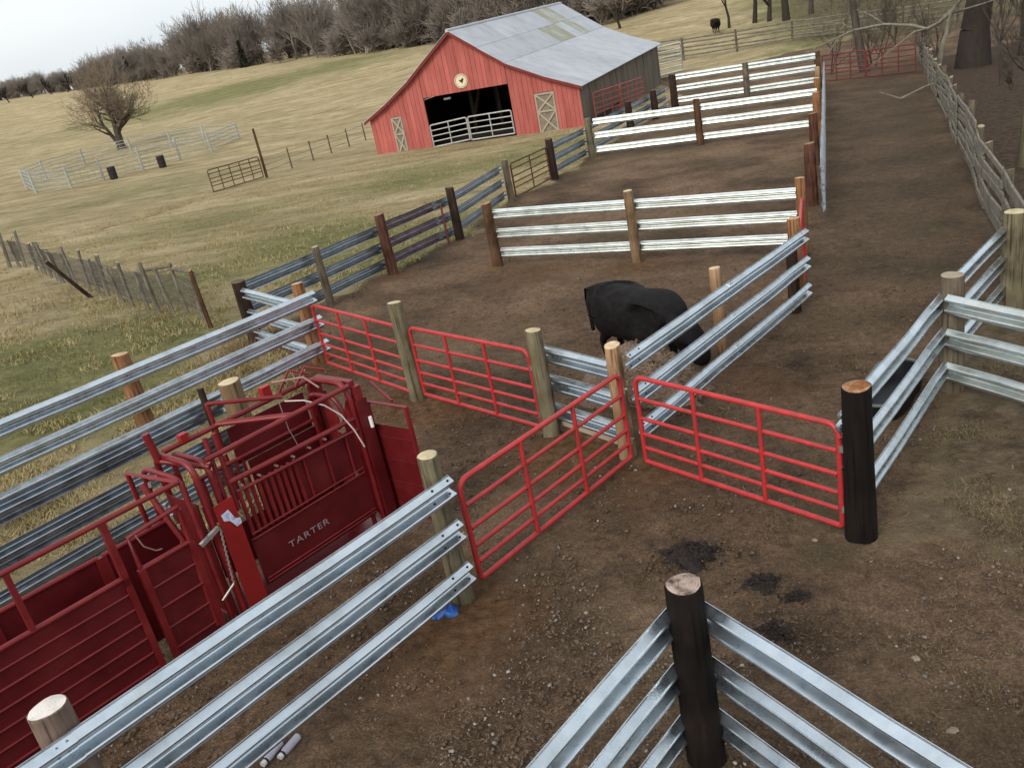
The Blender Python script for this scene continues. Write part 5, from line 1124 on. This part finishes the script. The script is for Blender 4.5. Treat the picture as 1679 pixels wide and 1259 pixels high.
# dark cedars at the edge of the wood
def cedar(x, y, H, label, seed):
    t = thing('cedar_tree', label, 'tree', W(x, y), 'dark cedars at the edge of the wood'); r_ = np.random.default_rng(seed)
    mb = MB(); mb.tube([(0, 0, -.2), (0, 0, H*.6)], [.2, .08], n=6); obj('trunk', mb, M_BARKD, t)
    n = 1500; z = r_.random(n)**1.2*H*.95+.1; rad = (1-z/H)*H*.27*(.55+.45*np.sin(z*2.7+seed)**2)*np.sqrt(r_.random(n)); a = r_.uniform(0, 6.28, n)
    c = np.stack([rad*np.cos(a), rad*np.sin(a), z], -1); e1 = r_.normal(0, .22, (n, 3)); e2 = r_.normal(0, .22, (n, 3)); v = np.stack([c, c+e1, c+e2], 1).reshape(-1, 3)
    me = make_mesh('crown', v, np.arange(3*n).reshape(-1, 3)); me.materials.append(M_CEDAR); o = bpy.data.objects.new('crown', me); COL.objects.link(o); o.parent = t
cedar(-94.0, 289, 7.5, 'dark cedar taller of two left of the middle of the wood edge', 1); cedar(-99.5, 288, 4.5, 'small dark cedar shorter one at the wood edge', 2); cedar(-46, 222, 6, 'dark cedar alone farther right along the wood edge', 3)
for i, (az, r_, H) in enumerate([(-24.4, 335, 6), (-23.2, 330, 5.5), (-22.2, 325, 5), (-21.4, 318, 6)]):
    x, y = r_*math.sin(R(az)), r_*math.cos(R(az))
    tree('small_tree', ['small bare tree farthest left on the field crest', 'second small bare tree from the left on the field crest', 'third small bare tree from the left on the field crest', 'small bare tree nearest the wood on the field crest'][i], x, y, grow(80+i, H, .25, 3, [6, 5, 4], first=2.4, minr=.08, lenf=.75), M_BARKD, M_BARKD, group='small trees on the field crest')

# ------------------------------------------------------------------ scatter: grass, straw, pebbles, clods, weeds
def blades(name, xy, h, wd, mat, lean=.6, seed=0):
    r_ = np.random.default_rng(seed); n = len(xy); z = terr(xy[:, 0], xy[:, 1])-.012; a = r_.uniform(0, 6.28, n); hh = h*r_.uniform(.5, 1.3, n); b = r_.uniform(0, 6.28, n); ln = hh*lean*r_.uniform(.2, 1.6, n)
    x, y = xy[:, 0], xy[:, 1]; w2 = wd*.5
    v = np.stack([np.stack([x-np.cos(a)*w2, y-np.sin(a)*w2, z], -1), np.stack([x+np.cos(a)*w2, y+np.sin(a)*w2, z], -1), np.stack([x+np.cos(b)*ln, y+np.sin(b)*ln, z+hh], -1)], 1).reshape(-1, 3)
    me = make_mesh(name, v, np.arange(3*n).reshape(-1, 3)); me.materials.append(mat); o = bpy.data.objects.new(name, me); COL.objects.link(o); o['kind'] = 'stuff'; return o
def sample(n, box, fn, seed, polar=True):
    """points in az/range box kept with probability fn(zones)"""
    r_ = np.random.default_rng(seed); a = np.radians(r_.uniform(box[0], box[1], n)); d = box[2]*(box[3]/box[2])**r_.random(n); x, y = d*np.sin(a), d*np.cos(a)
    z_ = zones(x, y); cl = fbm(x*1.1, y*1.1, 3, 77); keep = r_.random(n) < fn(*z_, cl); return np.stack([x[keep], y[keep]], -1)
p1 = sample(300000, (-36, 8, 9, 55), lambda D, G, O, Lf, dr, c: (1-D)*(1-dr)*np.clip((c-.42)*5, 0, 1)*(1-G*.75), 1)
o = blades('dry_grass', p1, .095, .024, M_GRASSB, 1.0, 1); o['label'] = 'short dead straw coloured pasture grass'; o['category'] = 'grass'
p2 = sample(150000, (-36, 8, 9, 45), lambda D, G, O, Lf, dr, c: (1-D)*(1-dr)*np.clip(G*1.3-.25+(c-.5)*1.5, 0, 1), 2)
o = blades('green_grass', p2, .06, .02, M_GRASSG, .9, 2); o['label'] = 'green grass patches in the pasture'; o['category'] = 'grass'
p3 = sample(420000, (16, 50, 4.6, 16), lambda D, G, O, Lf, dr, c: np.maximum(dr, .10)*np.clip((c-.28)*2.6, 0, 1)*.8, 3)
k = len(p3)//7; o = blades('dry_turf', p3[k:], .028, .007, M_GRASSD, 1.5, 3); o['label'] = 'thin dry turf beside the right fences'; o['category'] = 'grass'
o = blades('green_turf', p3[:k], .026, .007, M_GRASSG, 1.0, 4); o['label'] = 'thin green blades in the turf beside the right fences'; o['category'] = 'grass'
def straws(n, box, fn, L, wd, seed):
    xy = sample(n, box, fn, seed); r_ = np.random.default_rng(seed); n = len(xy); a = r_.uniform(0, 6.28, n); l = L*r_.uniform(.4, 1.6, n); z = terr(xy[:, 0], xy[:, 1])+r_.uniform(.004, .03, n); dx, dy = np.cos(a)*l/2, np.sin(a)*l/2; px, py = -np.sin(a)*wd/2, np.cos(a)*wd/2; dz = r_.uniform(-.01, .02, n)
    x, y = xy[:, 0], xy[:, 1]
    v = np.stack([np.stack([x-dx-px, y-dy-py, z], -1), np.stack([x-dx+px, y-dy+py, z], -1), np.stack([x+dx+px, y+dy+py, z+dz], -1), np.stack([x+dx-px, y+dy-py, z+dz], -1)], 1).reshape(-1, 3)
    me = make_mesh('straw', v, np.arange(4*n).reshape(-1, 4)); me.materials.append(M_STRAW); o = bpy.data.objects.new('straw', me); COL.objects.link(o); o['kind'] = 'stuff'; return o
o = straws(26000, (-34, 42, 4.3, 20), lambda D, G, O, Lf, dr, c: np.clip(D, .1, 1)*np.clip((c-.34)*2.5, 0, 1)*.6, .036, .005, 5); o['label'] = 'bits of straw trodden into the dirt'; o['category'] = 'straw'
o = straws(4000, (12, 34, 9, 45), lambda D, G, O, Lf, dr, c: Lf*.5+.25*D, .05, .012, 6); o['label'] = 'fallen leaves and twigs in the lane'; o['category'] = 'leaf litter'
ico = None
def lumps(name, n, box, fn, r0, r1, mat, seed, flat=.7, octa=False):
    xy = sample(n, box, fn, seed); r_ = np.random.default_rng(seed); n = len(xy); t = (1+5**.5)/2
    iv = np.array([(-1, t, 0), (1, t, 0), (-1, -t, 0), (1, -t, 0), (0, -1, t), (0, 1, t), (0, -1, -t), (0, 1, -t), (t, 0, -1), (t, 0, 1), (-t, 0, -1), (-t, 0, 1)])/1.9
    fi = np.array([(0, 11, 5), (0, 5, 1), (0, 1, 7), (0, 7, 10), (0, 10, 11), (1, 5, 9), (5, 11, 4), (11, 10, 2), (10, 7, 6), (7, 1, 8), (3, 9, 4), (3, 4, 2), (3, 2, 6), (3, 6, 8), (3, 8, 9), (4, 9, 5), (2, 4, 11), (6, 2, 10), (8, 6, 7), (9, 8, 1)])
    if octa: iv = np.array([(1, 0, 0), (-1, 0, 0), (0, 1, 0), (0, -1, 0), (0, 0, 1), (0, 0, -1)], float); fi = np.array([(0, 2, 4), (2, 1, 4), (1, 3, 4), (3, 0, 4), (2, 0, 5), (1, 2, 5), (3, 1, 5), (0, 3, 5)])
    nv = len(iv)
    s_ = r0*(r1/r0)**(r_.random(n)**2.2); a = r_.uniform(0, 6.28, n); v = iv[None]*r_.uniform(.65, 1.25, (n, nv, 1))*np.stack([np.ones(n), r_.uniform(.6, 1, n), np.full(n, flat)], -1)[:, None]*s_[:, None, None]
    c, q = np.cos(a)[:, None], np.sin(a)[:, None]; X = v[..., 0]*c-v[..., 1]*q+xy[:, :1]; Y = v[..., 0]*q+v[..., 1]*c+xy[:, 1:]; Z = v[..., 2]+(terr(xy[:, 0], xy[:, 1])+s_*.15)[:, None]
    me = make_mesh(name, np.stack([X, Y, Z], -1).reshape(-1, 3), (fi[None]+np.arange(n)[:, None, None]*nv).reshape(-1, 3)); me.materials.append(mat); o = bpy.data.objects.new(name, me); COL.objects.link(o); o['kind'] = 'stuff'; return o
o = lumps('gravel', 9000, (-36, 40, 4.2, 12), lambda D, G, O, Lf, dr, c: D*np.clip((c-.33)*3, 0, 1)*.8, .005, .026, M_PEB, 8); o['label'] = 'pale gravel scattered in the near dirt'; o['category'] = 'gravel'
o = lumps('clods', 75000, (-34, 42, 4.2, 36), lambda D, G, O, Lf, dr, c: np.maximum(D, .25*dr)*np.clip((c-.30)*3, .12, 1), .007, .036, M_CLOD, 9, .6, True); o['label'] = 'crumbs and clods of trodden dirt'; o['category'] = 'dirt clods'
r_ = np.random.default_rng(12); wp = np.concatenate([np.stack([r_.normal(-5.6, .45, 500), r_.normal(17.9, .8, 500)], -1), np.stack([r_.normal(-8.9, 1.2, 260), r_.normal(23.0, 1.2, 260)], -1), np.stack([r_.normal(-13, 1.3, 300), r_.normal(28.5, 1.5, 300)], -1)])
o = blades('dead_weeds', wp, .36, .014, M_BROWNW, .5, 13); o['label'] = 'rusty dead weeds along the old wire fence'; o['category'] = 'weeds'
